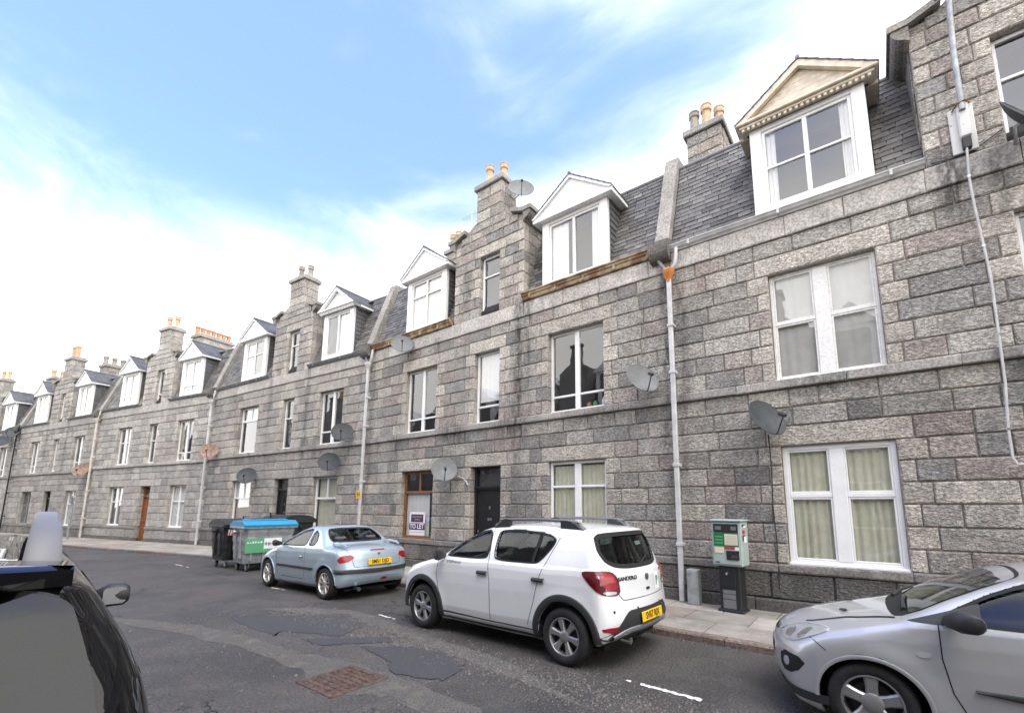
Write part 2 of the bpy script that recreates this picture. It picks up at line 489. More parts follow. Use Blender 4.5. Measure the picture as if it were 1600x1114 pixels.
M_ = Mat('fresh_tarmac'); v = M_.pos()
M_.col(M_.mixc(M_.rng(M_.noise(v, 110, 3, .7), .4, .7), (.028, .028, .030), (.075, .075, .078)))
M_.b.inputs['Roughness'].default_value = .75
M_.bump(M_.noise(v, 80, 3, .7), .006); MATS['fresh_tarmac'] = M_.m
M_ = Mat('worn_tarmac'); v = M_.pos()
c = M_.mixc(M_.rng(M_.noise(v, 70, 4, .75), .38, .66), (.045, .042, .038), (.165, .156, .142))
c = M_.mixc(M_.rng(M_.noise(v, 5, 4), .5, .7, 0, .6), c, (.15, .145, .11))
M_.col(c); M_.b.inputs['Roughness'].default_value = .9
M_.bump(M_.noise(v, 60, 4, .7), .02); MATS['worn_tarmac'] = M_.m

M_ = Mat('paving'); v = M_.pos()
sm = M_.math('MULTIPLY', M_.rng(M_.noise(v, 2.6, 6, .62), .3, .7, .72, 1.15), M_.rng(M_.noise(v, 60, 4, .6), .3, .7, .85, 1.12))
cc = M_.n('ShaderNodeCombineColor'); [M_.l(sm, cc.inputs[i]) for i in range(3)]
c = M_.mixc(1.0, M_.tone(), cc.outputs[0], 'MULTIPLY')
c = M_.mixc(M_.rng(M_.noise(v, .9, 5, .6), .54, .72, 0, .55), c, (.10, .098, .062))
M_.col(c); M_.b.inputs['Roughness'].default_value = .75
M_.bump(M_.noise(v, 45, 4), .003); MATS['paving'] = M_.m
simple('joint_dirt', (.055, .052, .036), .95, vary=.4, vscale=8)
simple('white_line', (.62, .61, .58), .7, vary=.35, vscale=30, bump=.003)
M_ = Mat('cast_iron'); v = M_.pos()
M_.col(M_.mixc(M_.rng(M_.noise(v, 14, 4), .35, .65), (.07, .042, .030), (.13, .085, .062)))
M_.b.inputs['Roughness'].default_value = .6; M_.b.inputs['Metallic'].default_value = .3; MATS['cast_iron'] = M_.m

KERB = [(14, 6.3), (4, 6.33), (-2.5, 6.38), (-8, 6.62), (-14, 6.75), (-18.4, 6.2), (-22, 5.4), (-27, 4.3), (-35, 2.65), (-46, .45), (-60, -2.6)]
WALL = [(14, 8.507), (-3.03, 8.507), (-13.37, 8.507), (-23.98, 7.52), (-34.21, 5.51), (-44.68, 3.52), (-60, .5)]
NEAR = [(14, -1.25), (0, -1.25), (-10, -1.1), (-18, -1.75), (-27, -3.4), (-35, -5.0), (-46, -7.2), (-60, -10.2)]
NWALL = [(14, -3.6), (0, -3.6), (-10, -3.5), (-18, -4.1), (-27, -5.7), (-35, -7.3), (-46, -9.5), (-60, -12.5)]
def at(poly, x):
    for (xa, ya), (xb, yb) in zip(poly, poly[1:]):
        if xb <= x <= xa: return ya + (yb-ya)*(xa-x)/(xa-xb)
    return poly[0][1] if x > poly[0][0] else poly[-1][1]
def smooth_at(poly, x):
    return sum(at(poly, x+d) for d in (-2, -1, 0, 1, 2))/5

simple('ground_soil', (.10, .10, .095), .95, vary=.3, vscale=.4)
MB().add([(-700, -700, -.06), (700, -700, -.06), (700, 700, -.06), (-700, 700, -.06)], [(0, 1, 2, 3)]).build('ground', MATS['ground_soil'], kind='structure')
mb = MB(); xs = np.arange(13, -60, -.5); ny = 14
vs = []
for x in xs:
    ya, yb = smooth_at(NEAR, x), smooth_at(KERB, x)
    for j in range(ny+1):
        t = j/ny
        vs.append((x, ya+(yb-ya)*t, .0))
fs = [(i*(ny+1)+j, i*(ny+1)+j+1, (i+1)*(ny+1)+j+1, (i+1)*(ny+1)+j) for i in range(len(xs)-1) for j in range(ny)]
mb.add(vs, [f[::-1] for f in fs]); mb.build('road', MATS['asphalt'], kind='structure')

def strip(name, pa, pb, z, mat, x0=13, x1=-59.5, oa=0, ob=0):
    mb = MB(); mb.tone = (.24, .225, .20); vs = []; xs = np.arange(x0, x1, -.5)
    for x in xs:
        vs += [(x, smooth_at(pa, x)+oa, z), (x, (smooth_at if pb in (KERB, NEAR) else at)(pb, x)+ob, z)]
    mb.add(vs, [(2*i, 2*i+2, 2*i+3, 2*i+1) for i in range(len(xs)-1)])
    return mb.build(name, mat, kind='structure')
pave = strip('pavement', KERB, WALL, .075, MATS['joint_dirt'], oa=.02, ob=.3)
npave = strip('pavement', NWALL, NEAR, .085, MATS['paving'])
def slab(mb, x0, x1, v0, v1, zt, tone):
    """paving slab between x0>x1, cross position v0..v1 (0 kerb back, 1 wall)"""
    g = .006
    def P(x, v, z, gx, gv):
        a, b = smooth_at(KERB, x)+.15, at(WALL, x)-.0
        return (x+gx, a+(b-a)*v+gv, z)
    mb.tone = tone
    t = [zt+rng.uniform(-.004, .004) for _ in range(4)]
    e = .012
    vs = [P(x0, v0, t[0]-.006, -g, g), P(x1, v0, t[1]-.006, g, g), P(x1, v1, t[2]-.006, g, -g), P(x0, v1, t[3]-.006, -g, -g)]
    vs += [P(x0, v0, t[0], -g-e, g+e), P(x1, v0, t[1], g+e, g+e), P(x1, v1, t[2], g+e, -g-e), P(x0, v1, t[3], -g-e, -g-e)]
    vs += [(p[0], p[1], .06) for p in vs[:4]]
    fs = [(4, 7, 6, 5)] + [(a, a+4, (a+1) % 4+4, (a+1) % 4) for a in range(4)] + [((a+1) % 4, (a+1) % 4+8, a+8, a)[::1] for a in range(4)]
    mb.add(vs, fs)
far_slabs = MB()
vb_ = [0, .34, .69, 1.0]
for r_ in range(3):
    x = 8.0 - r_*.31
    while x > -50:
        L_ = rng.choice([.62, .78, .92, .92, 1.05])
        k = rng.uniform(.80, 1.12)
        tone = (.30*k, .275*k, .235*k) if rng.random() > .2 else (.26*k, .215*k, .18*k)
        if x > -15:
            m_ = MB(); slab(m_, x, x-L_, vb_[r_], vb_[r_+1], .096, tone)
            m_.build('paving_slab', MATS['paving'], pave)
        else: slab(far_slabs, x, x-L_, vb_[r_], vb_[r_+1], .096, tone)
        x -= L_
far_slabs.build('paving_slabs', MATS['paving'], pave, kind='stuff')
def kerb_stone(mb, x0, x1, poly, sgn, tone):
    mb.tone = tone
    g = .005
    ya, yb = smooth_at(poly, x0), smooth_at(poly, x1)
    w = .145*sgn; j = rng.uniform(-.008, .008); b = .016*sgn
    zt = .095+rng.uniform(-.006, .006)
    sec = [(0, -.03), (0, zt-.02), (b, zt), (w, zt), (w, -.03)]
    vs = [(x0-g, ya+j+s[0], s[1]) for s in sec] + [(x1+g, yb+j+s[0], s[1]) for s in sec]
    n = len(sec)
    fs = [(i, i+1, i+1+n, i+n) for i in range(n-1)] + [tuple(range(n-1, -1, -1)), tuple(range(n, 2*n))]
    mb.add(vs, [f if sgn > 0 else f[::-1] for f in fs])
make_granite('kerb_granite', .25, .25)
far_k = MB(); near_k = MB()
x = 8.0
while x > -55:
    L_ = rng.uniform(.85, 1.35); k = rng.uniform(.75, 1.1)
    tone = (.24*k, .185*k, .155*k) if rng.random() < .6 else (.20*k, .195*k, .185*k)
    if x > -27:
        m_ = MB(); kerb_stone(m_, x, x-L_, KERB, 1, tone); m_.build('kerb_stone', MATS['kerb_granite'], pave)
    else: kerb_stone(far_k, x, x-L_, KERB, 1, tone)
    kerb_stone(near_k, x, x-L_, NEAR, -1, tone)
    x -= L_
far_k.build('kerb_stones', MATS['kerb_granite'], pave, kind='stuff')
near_k.build('kerb_stones', MATS['kerb_granite'], npave, kind='stuff')

# tarmac patches, worn seam, paint and manhole
def blob(pts, z, name, mat, jag=.035, n=7):
    P = []
    for i, a in enumerate(pts):
        b = pts[(i+1) % len(pts)]
        for k in range(n):
            t = k/n
            P.append((a[0]+(b[0]-a[0])*t+rng.uniform(-jag, jag), a[1]+(b[1]-a[1])*t+rng.uniform(-jag, jag)))
    m_ = MB(); m_.add([(p[0], p[1], z) for p in P], [tuple(range(len(P)))])
    me = m_.mesh(name, mat)
    bm = bmesh.new(); bm.from_mesh(me)
    if bm.faces[:][0].normal.z < 0: bmesh.ops.reverse_faces(bm, faces=bm.faces[:])
    bmesh.ops.triangulate(bm, faces=bm.faces[:]); bm.to_mesh(me); bm.free()
    return link(name, me, None, kind='structure')
blob([(-8.6, 3.22), (-7.9, 3.95), (-7.3, 4.40), (-6.4, 4.2), (-6.2, 3.7), (-7.1, 3.35), (-6.9, 3.15)], 0.0046, 'tarmac_patch', MATS['fresh_tarmac'])
blob([(-6.45, 3.35), (-6.0, 3.75), (-5.6, 4.1), (-5.35, 3.95), (-5.75, 3.55), (-6.05, 3.3)], 0.0058, 'tarmac_patch', MATS['fresh_tarmac'])
blob([(-5.5, 3.62), (-5.0, 3.98), (-4.5, 4.02), (-3.95, 3.92), (-3.8, 3.45), (-4.35, 3.26), (-4.7, 3.45)], 0.0070, 'tarmac_patch', MATS['fresh_tarmac'])
blob([(-3.0, 3.2), (-2.6, 3.45), (-2.1, 3.35), (-1.9, 2.9), (-2.6, 2.85)], 0.0082, 'tarmac_patch', MATS['fresh_tarmac'])
blob([(-9.6, 2.35), (-8.4, 2.75), (-7.2, 2.95), (-6.0, 3.0), (-5.2, 3.2), (-3.9, 3.25), (-2.4, 3.1), (-.5, 2.8), (-.5, 2.45), (-2.6, 2.75), (-3.9, 2.9), (-4.5, 2.5), (-5.3, 2.72), (-6.4, 2.72), (-8.0, 2.45), (-10.4, 1.9)], .0022, 'worn_road_seam', MATS['worn_tarmac'], .045)
blob([(-9.0, 3.75), (-8.3, 4.35), (-7.5, 4.72), (-6.2, 4.62), (-5.2, 4.45), (-3.6, 4.3), (-2.2, 3.75), (-3.4, 3.95), (-4.8, 4.15), (-6.2, 4.3), (-7.3, 4.47), (-8.1, 4.05)], .0010, 'worn_road_seam', MATS['worn_tarmac'], .03)
def paint(pts, w):
    m_ = MB(); n = len(pts)
    A = []; B = []
    for i, p in enumerate(pts):
        q = pts[min(i+1, n-1)]; o = pts[max(i-1, 0)]
        d = Vector((q[0]-o[0], q[1]-o[1])).normalized()
        a = w*rng.uniform(.25, .6); b = w*rng.uniform(.25, .6)
        A.append((p[0]-d.y*a, p[1]+d.x*a, .005)); B.append((p[0]+d.y*b, p[1]-d.x*b, .005))
    m_.add(A+B, [(i, i+n, i+1+n, i+1) for i in range(n-1)])
    return m_.build('painted_line', MATS['white_line'], kind='structure')
def dash(x0, y0, x1, y1, w=.055, n=22):
    return paint([(x0+(x1-x0)*i/n+rng.uniform(-.006, .006), y0+(y1-y0)*i/n+rng.uniform(-.006, .006)) for i in range(n+1)], w)
dash(-2.12, 4.575, -1.50, 4.545, .07)
dash(-2.28, 4.585, -2.22, 4.58, .05, 4)
dash(-6.86, 4.77, -6.52, 4.75, .05, 9); dash(-6.46, 4.745, -6.38, 4.74, .04, 4)
dash(-10.95, 4.87, -10.62, 4.885, .05, 8); dash(-10.55, 4.89, -10.4, 4.90, .05, 5)
dash(-17.5, 4.95, -16.9, 4.95, .05, 8); dash(-16.6, 4.95, -16.4, 4.95, .04, 4)
mh = thing('manhole_cover', 'rusty square cast iron cover with raised studs set in the road', 'manhole', (-4.64, 2.84, .006), R(0.5))
MB().bbox(-.335, .335, -.315, .315, -.01, .004, .003).build('frame', MATS['cast_iron'], mh)
m_ = MB(); m_.bbox(-.295, .295, -.275, .275, -.01, .007, .003)
for i in range(11):
    for j in range(8):
        cx, cy = -.265+i*.053, -.245+j*.07
        if (i+j) % 2: m_.bbox(cx-.018, cx+.018, cy-.009, cy+.009, .006, .014, .002)
        else: m_.bbox(cx-.009, cx+.009, cy-.02, cy+.02, .006, .014, .002)
m_.build('lid', MATS['cast_iron'], mh)
# loose chippings
m_ = MB(); r2 = random.Random(3)
for i in range(9000):
    u = r2.random()
    if u < .72: x = r2.uniform(-8.5, -.5); y = 3.98 + .055*(x+4)*0 + r2.gauss(.12, .22)
    elif u < .9: x = r2.uniform(-9, 1); y = r2.uniform(1.3, 4.4)
    else: x = r2.uniform(-18, 2); y = smooth_at(KERB, x)-abs(r2.gauss(.03, .09))
    s = r2.uniform(.005, .013)*(1.5 if r2.random() < .06 else 1); k = r2.uniform(.35, 1.2)
    m_.tone = (.155*k, .14*k, .128*k)
    a = r2.uniform(0, 3); ca, sa = math.cos(a)*s, math.sin(a)*s
    m_.add([(x+ca, y+sa, .0005), (x-sa, y+ca*.8, .0005), (x-ca*.9, y-sa, .0005), (x+sa, y-ca, .0005), (x+r2.uniform(-.3, .3)*s, y+r2.uniform(-.3, .3)*s, s*1.1)],
           [(0, 1, 4), (1, 2, 4), (2, 3, 4), (3, 0, 4)])
M_ = Mat('chippings'); M_.col(M_.tone()); M_.b.inputs['Roughness'].default_value = .85; MATS['chippings'] = M_.m
m_.build('loose_chippings', MATS['chippings'], kind='stuff', label='loose grey chippings strewn along the parking lane', category='gravel')
# ------------------------------------------------------------------ houses
LEV = dict(base=.30, plinth=.72, sill=.86, gf_head=2.78, gf_lintel=3.12, st0=3.76, st1=3.92, f_head=5.86, f_lintel=6.20, fr0=6.50, fr1=6.88)
def slope_y(z): return .10 + (z-7.05)*.345
MZ1 = 9.40

def stone_geo(w, h, dep, bulge, rg):
    """front of a picked granite block: chamfered, bulging unevenly; front towards -y, centred in x and z"""
    c = min(.018, w*.2, h*.2)
    xs = [-w/2, -w/2+c, rg.uniform(-.15, .15)*w, w/2-c, w/2]
    zs = [-h/2, -h/2+c, h/2-c, h/2]
    V = []; F = []
    for i, x in enumerate(xs):
        for j, z in enumerate(zs):
            edge = i in (0, 4) or j in (0, 3)
            V.append((x + (rg.uniform(-.004, .004) if edge else rg.uniform(-.01, .01)), (.012 if edge else -rg.uniform(.0, bulge)), z + (rg.uniform(-.004, .004) if edge else rg.uniform(-.01, .01))))
    for i in range(4):
        for j in range(3):
            a = i*4+j
            F.append((a, a+4, a+5, a+1))
    per = [(i, 0) for i in range(5)] + [(4, j) for j in range(1, 4)] + [(i, 3) for i in range(3, -1, -1)] + [(0, j) for j in range(2, 0, -1)]
    ids = [i*4+j for i, j in per]
    o = len(V)
    for i in ids: V.append((V[i][0], dep, V[i][2]))
    n = len(ids)
    for k in range(n):
        F.append((ids[(k+1) % n], ids[k], o+k, o+(k+1) % n))
    return V, F

class Wall:
    """lays granite blocks: the first `limit` become parts, the rest join one stuff part"""
    def __init__(self, root, limit, rg, mat='granite'):
        self.root, self.left, self.rg, self.mat, self.rest = root, limit, rg, mat, MB()
    def stone(self, x0, x1, z0, z1, tone, dep=.2, bulge=.014, gap=.007, name='granite_block', mat=None, y=0.0, parent=None, prior=True):
        w, h = x1-x0-gap*2, z1-z0-gap*2
        if w < .03 or h < .03: return
        V, F = stone_geo(w, h, dep, bulge, self.rg)
        c = ((x0+x1)/2, y, (z0+z1)/2)
        if self.left > 0 and prior:
            self.left -= 1
            m = MB(); m.tone = tone; m.add(V, F)
            m.build(name, MATS[mat or self.mat], parent or self.root, loc=c)
        else:
            self.rest.tone = tone
            self.rest.add([(p[0]+c[0], p[1]+c[1], p[2]+c[2]) for p in V], F)
    def finish(self):
        self.rest.build('granite_blocks', MATS[self.mat], self.root, kind='stuff')

def pick_tone(rg, P, light=False):
    k = rg.gauss(1.0, .085)*P.get('bright', 1.0)*1.52
    u = rg.random()
    if light: b = (.37, .345, .315)
    elif u < .42: b = (.285, .272, .255)
    elif u < .66: b = (.215, .210, .205)
    elif u < .86: b = (.275, .242, .228)
    else: b = (.345, .325, .298)
    u = P.get('contrast', 1.0); g = .27
    return tuple((g+(c-g)*u)*k*wv for c, wv in zip(b, (1.02, 1.0, .955)))

def bars(mb, x0, x1, z0, z1, w, y0, y1, b=.008):
    mb.bbox(x0, x0+w, y0, y1, z0, z1, b); mb.bbox(x1-w, x1, y0, y1, z0, z1, b)
    mb.bbox(x0+w, x1-w, y0+.001, y1, z0, z0+w, b); mb.bbox(x0+w, x1-w, y0+.001, y1, z1-w, z1, b)

def curtain(parent, x0, x1, z0, z1, y, mat, folds=7, amp=.03, rg=rng, name='curtain'):
    n = max(8, int(folds*6)); m = MB(); vs = []
    ph = rg.uniform(0, 6)
    for i in range(n+1):
        t = i/n
        dy = amp*math.sin(t*folds*6.28+ph)+amp*.4*math.sin(t*folds*2.7*3.1+ph*2)
        vs += [(x0+(x1-x0)*t, y+dy*.6, z1), (x0+(x1-x0)*t+rg.uniform(-.006, .006), y+dy*1.2, z0)]
    m.add(vs, [(2*i, 2*i+1, 2*i+3, 2*i+2) for i in range(n)])
    return m.build(name, MATS[mat], parent, smooth=True, angle=80)

def window(root, x0, x1, z0, z1, rows, mat='white_upvc', fw=.062, bw=.05, mull=.07, yf=.13, cur=(), flat=None, rg=rng, room=True, sill=True, glass='window_glass', sash=False, roomcol='dark_room', opened=None):
    """rows bottom to top: (fraction, columns). Frame mesh is the part; bars, panes and curtains its sub-parts"""
    m = MB(); bars(m, x0, x1, z0, z1, fw, yf, yf+.07)
    if sill: m.bbox(x0-.02, x1+.02, yf-.045, yf+.03, z0-.012, z0+.03, .008)
    w = m.build('window_frame' if flat else 'window', MATS[mat], flat or root)
    par = flat or w
    H = z1-z0-2*fw; z = z0+fw
    maxc = max(r[1] for r in rows)
    full = all(r[1] == maxc for r in rows) and maxc > 1
    xi0, xi1 = x0+fw, x1-fw
    if full:
        for c in range(1, maxc):
            xc = xi0+(xi1-xi0)*c/maxc
            MB().bbox(xc-mull/2, xc+mull/2, yf-.004, yf+.066, z0+fw, z1-fw, .008).build('mullion', MATS[mat], par)
    for ri, (fr, nc) in enumerate(rows):
        h = H*fr
        if ri:
            if full:
                for c in range(nc):
                    a = xi0+(xi1-xi0)*c/nc+(mull/2 if c else 0); b = xi0+(xi1-xi0)*(c+1)/nc-(mull/2 if c < nc-1 else 0)
                    MB().bbox(a, b, yf+.004, yf+.06, z-bw/2, z+bw/2, .008).build('transom', MATS[mat], par)
            else:
                MB().bbox(xi0, xi1, yf-.003, yf+.062, z-bw/2, z+bw/2, .008).build('transom', MATS[mat], par)
        for c in range(nc):
            a = xi0+(xi1-xi0)*c/nc; b = xi0+(xi1-xi0)*(c+1)/nc
            if not full and c:
                MB().bbox(a-mull/2, a+mull/2, yf+.003, yf+.06, z, z+h, .008).build('mullion', MATS[mat], par)
            if sash:
                s = MB(); e = .03
                aa = a+(mull/2 if c else 0); bb = b-(mull/2 if c < nc-1 else 0); zz = z+(bw/2 if ri else 0); z9 = z+h-(bw/2 if ri < len(rows)-1 else 0)
                bars(s, aa+.001, bb-.001, zz+.001, z9-.001, e, yf+.012, yf+.055, .006); s.build('sash', MATS[mat], par)
            if opened and (ri, c) == opened: continue
            ty, tz = rg.uniform(-.0035, .0035), rg.uniform(-.0035, .0035)
            yg = yf+.035
            p = MB(); p.add([(a, yg-ty, z), (b, yg+ty, z), (b, yg+ty+tz, z+h), (a, yg-ty+tz, z+h)], [(0, 1, 2, 3)])
            p.build('pane', MATS[glass], par)
        z += h
    for cu in cur:
        kind, a, b, lo, hi, cm = cu[:6]
        xa, xb = x0+fw+(x1-x0-2*fw)*a, x0+fw+(x1-x0-2*fw)*b
        za, zb = z0+fw+H*lo, z0+fw+H*hi
        if kind == 'drape': curtain(par, xa, xb, za, zb, yf+.085, cm, max(2, (xb-xa)*9), .018, rg)
        elif kind == 'net': curtain(par, xa, xb, za, zb, yf+.08, cm, max(2, (xb-xa)*6), .008, rg)
        elif kind == 'blind':
            MB().box(xa, xb, yf+.11, yf+.118, za, zb).build('blind', MATS[cm], par)
        elif kind == 'vblind':
            m = MB(); n = int((xb-xa)/.075)
            for i in range(n):
                c = xa+(i+.5)*(xb-xa)/n; q = rg.uniform(.2, .5)
                m.add([(c-.036, yf+.13, za), (c+.036, yf+.13+.03*q, za), (c+.036, yf+.13+.03*q, zb), (c-.036, yf+.13, zb)], [(0, 1, 2, 3)])
            m.build('blind', MATS[cm], par)
    if room:
        m = MB(); e = .25; yb = yf+1.7; a, b, lo, hi = x0-e, x1+e, z0-.15, z1+.15
        vs = [(a, yf+.09, lo), (b, yf+.09, lo), (b, yb, lo), (a, yb, lo), (a, yf+.09, hi), (b, yf+.09, hi), (b, yb, hi), (a, yb, hi)]
        m.add(vs, [(0, 1, 2, 3), (7, 6, 5, 4), (3, 2, 6, 7), (0, 3, 7, 4), (2, 1, 5, 6)])
        # inner face round the opening closes the box
        m.add([(a, yf+.09, lo), (x0, yf+.09, lo), (x0, yf+.09, hi), (a, yf+.09, hi), (x1, yf+.09, lo), (b, yf+.09, lo), (b, yf+.09, hi), (x1, yf+.09, hi)], [(0, 1, 2, 3), (4, 5, 6, 7)])
        m.build('interior', MATS[roomcol], par)
    return w

def door(root, x0, x1, z0, z1, mat, transom=.42, yf=.20, glass=True, panels=True, moulded=True):
    fw = .07
    m = MB(); m.bbox(x0, x0+fw, yf-.03, yf+.08, z0, z1, .01); m.bbox(x1-fw, x1, yf-.03, yf+.08, z0, z1, .01)
    m.bbox(x0+fw, x1-fw, yf-.03, yf+.08, z1-fw, z1, .01)
    zt = z1-transom
    m.bbox(x0+fw, x1-fw, yf-.04, yf+.08, zt-.06, zt, .01)
    if moulded: m.bbox(x0+.02, x1-.02, yf-.075, yf-.028, zt-.02, zt+.035, .012)
    d = m.build('door', MATS[mat], root)
    l = MB(); l.bbox(x0+fw, x1-fw, yf+.01, yf+.06, z0, zt-.06, .004)
    w = x1-x0-2*fw; h = zt-.06-z0
    if panels:
        for i in (0, 1):
            for (a, b) in ((.06, .36), (.42, .92)):
                xa = x0+fw+w*(.10+.43*i); xb = xa+w*.37
                za, zb = z0+h*a, z0+h*b
                bars(l, xa, xb, za, zb, .022, yf-.006, yf+.02, .006)
                l.bbox(xa+.05, xb-.05, yf-.002, yf+.02, za+.05, zb-.05, .01)
    l.build('door_leaf', MATS[mat], d)
    p = MB(); p.add([(x0+fw, yf+.03, zt), (x1-fw, yf+.03, zt), (x1-fw, yf+.03, z1-fw), (x0+fw, yf+.03, z1-fw)], [(0, 1, 2, 3)]); p.build('fanlight', MATS['window_glass'], d)
    h_ = MB(); h_.lathe([(.0, -.03), (.022, -.026), (.026, -.012), (.012, 0), (.012, .02)], 12, (x0+fw+.08, yf-.0, z0+1.0), 'y'); h_.build('handle', MATS['steel'], d, smooth=True)
    k = MB(); k.bbox(x0+fw+w*.42, x0+fw+w*.58, yf+.002, yf+.02, z0+h*.62, z0+h*.655, .004); k.bbox(x0+fw+w*.47, x0+fw+w*.53, yf+.0, yf+.02, z0+h*.76, z0+h*.80, .004); k.build('letter_plate', MATS['steel'], d)
    b = MB(); b.box(x0, x1, yf+.09, yf+1.0, z0, z1); b.build('hall', MATS['dark_room'], d)
    return d

def dormer(root, x0, x1, style, rows, cur, rg, P, z0=7.04, z1=8.84, ped=.82, opened=None, mat='white_upvc', roomcol='room_wall'):
    wd = x1-x0; y0 = .03; cx = (x0+x1)/2
    c = MB(); sw = .20
    pm = 'cream_paint' if style == 'cream' else mat
    c.bbox(x0, x0+sw, y0, y0+.12, z0, z1, .01); c.bbox(x1-sw, x1, y0, y0+.12, z0, z1, .01)
    c.bbox(x0+sw, x1-sw, y0+.002, y0+.12, z1-.10, z1, .01)
    c.bbox(x0+sw-.03, x1-sw+.03, y0-.03, y0+.12, z0+.02, z0+.16, .01)
    d = c.build('dormer', MATS[mat], root)
    window(root, x0+sw, x1-sw, z0+.16, z1-.10, rows, mat, .055, .045, .075, y0+.03, cur, flat=d, rg=rg, room=False, sill=False, opened=opened)
    yb = slope_y(z1)+.25
    # cheeks with slates
    for s, xx in ((-1, x0+.02), (1, x1-.02)):
        ck = MB(); ck.prism_x([(y0+.10, z0), (y0+.10, z1), (yb, z1)], xx-.03, xx+.03)
        k = ck.build('cheek', MATS['lead'], d)
        sl = MB(); z = z0+.02
        while z < z1-.02:
            zt = min(z+.155, z1); y = y0+.11; ye = slope_y(z)+.05
            while y < ye:
                L_ = rg.uniform(.18, .30); e = min(y+L_, ye)
                g = rg.uniform(.75, 1.2)*.10; sl.tone = (g, g*1.01, g*1.04)
                t0, t1 = .034+rg.uniform(0, .004), .031
                a, b = xx+s*t0+s*.012, xx+s*t1
                q = [(a, y+.003, z), (a, e-.003, z), (b, e-.003, zt+.02), (b, y+.003, zt+.02), (xx+s*.03, y+.003, z), (xx+s*.03, e-.003, z)]
                f = [(0, 1, 2, 3), (4, 5, 1, 0)]
                sl.add(q, f if s > 0 else [i[::-1] for i in f]); y = e
            z += .155
        sl.build('cheek_slates', MATS['slate'], d, kind='stuff')
    # room behind the glass
    m = MB(); a, b, lo, hi, yy = x0+.06, x1-.06, z0+.05, z1-.02, y0+1.5
    vs = [(a, y0+.125, lo), (b, y0+.125, lo), (b, yy, lo), (a, yy, lo), (a, y0+.125, hi), (b, y0+.125, hi), (b, yy, hi), (a, yy, hi)]
    m.add(vs, [(0, 1, 2, 3), (7, 6, 5, 4), (3, 2, 6, 7), (0, 3, 7, 4), (2, 1, 5, 6)]); m.build('interior', MATS[roomcol], d)
    # pediment
    ov = .20 if style != 'plain' else .14
    xa, xb = x0-ov, x1+ov; zb = z1+.02; za = zb+ped; yfr = y0-.13
    pd = MB(); pd.mi = 0
    if style in ('cream', 'dentil'):
        pd.bbox(xa, xb, yfr-.05, y0+.16, zb+.05, zb+.11, .012)
        pd.bbox(xa+.05, xb-.05, yfr, y0+.16, zb, zb+.048, .008)
        n = int((xb-xa-.2)/.085)
        dn = MB()
        for i in range(n):
            xc = xa+.12+(xb-xa-.24)*i/(n-1); dn.bbox(xc-.024, xc+.024, yfr+.01, yfr+.06, zb-.055, zb-.002, .004)
        t0 = zb+.11
    else:
        pd.bbox(xa, xb, yfr-.015, y0+.16, zb-.03, zb+.10, .01); dn = None; t0 = zb+.10
    # tympanum boards
    half = (xb-xa)/2-.03; ht = za-t0-.04; nb = 7; rec = .05 if style in ('cream', 'dentil') else .0
    for i in range(nb):
        ha, hb = i/nb, (i+1)/nb
        wa, wb = half*(1-ha), half*(1-hb)
        pd.prism([(cx-wa, t0+ht*ha+.004), (cx+wa, t0+ht*ha+.004), (cx+wb, t0+ht*hb), (cx-wb, t0+ht*hb)], yfr+rec+.006*(1 if i % 2 else 1), y0+.10)
        pd.prism([(cx-wa, t0+ht*ha), (cx+wa, t0+ht*ha), (cx+wa, t0+ht*ha+.012), (cx-wa, t0+ht*ha+.012)], yfr+rec+.014, y0+.10)
    # raking boards
    for s in (-1, 1):
        tk = .10 if style in ('cream', 'dentil') else .045
        p0 = (cx+s*((xb-xa)/2), zb+.06); p1 = (cx, za)
        dx, dz = p1[0]-p0[0], p1[1]-p0[1]; L_ = math.hypot(dx, dz); nx, nz = -dz/L_*s*-1, dx/L_*s*-1
        nx, nz = (s*abs(dz)/L_, abs(dx)/L_)
        poly = [(p0[0], p0[1]), (p0[0]+nx*.03, p0[1]+nz*.03), (p1[0], p1[1]+.035), (p1[0], p1[1]-tk), (p0[0]-s*tk*1.4, p0[1])]
        if s > 0: poly = poly
        else: poly = poly[::-1]
        pd.prism(poly if s < 0 else poly, yfr-.045, yfr+.04)
        # eaves return along the side
        xs_ = x0-ov if s < 0 else x1
        pd.bbox(min(xs_, xs_+ov), max(xs_, xs_+ov), y0+.16, slope_y(z1)+.3, zb-.02, zb+.09, .008)
    o = pd.build('pediment', MATS[pm], d)
    bm = bmesh.new(); bm.from_mesh(o.data); bmesh.ops.recalc_face_normals(bm, faces=bm.faces[:]); bm.to_mesh(o.data); bm.free()
    if dn: dn.build('dentils', MATS[pm], d)
    # pitched roof running back
    rf = MB()
    for s in (-1, 1):
        e0 = (cx+s*(wd/2+ov+.02), zb+.08); e1 = (cx, za+.05)
        n = 7
        for i in range(n):
            a = i/n; b = (i+1.25)/n; b = min(b, 1)
            for j in range(6):
                ya = yfr-.06+j*.29; yb2 = ya+.285
                g = rg.uniform(.06, .10); rf.tone = (g, g*1.01, g*1.03)
                l = .02
                pa = (e0[0]+(e1[0]-e0[0])*a, e0[1]+(e1[1]-e0[1])*a+l); pb = (e0[0]+(e1[0]-e0[0])*b, e0[1]+(e1[1]-e0[1])*b+.004)
                q = [(pa[0], ya, pa[1]), (pa[0], yb2, pa[1]), (pb[0], yb2, pb[1]), (pb[0], ya, pb[1])]
                q2 = [(x_, y_, z_-.022) for x_, y_, z_ in q]
                fs = [(0, 1, 2, 3), (7, 6, 5, 4), (0, 4, 5, 1), (1, 5, 6, 2), (2, 6, 7, 3), (3, 7, 4, 0)]
                rf.add(q+q2, fs)
    rf.build('dormer_roof', MATS['slate'], d, kind='stuff')
    MB().tube([(cx, yfr-.06, za+.075), (cx, 1.75, za+.075)], .035, 8).build('ridge', MATS['lead'], d)
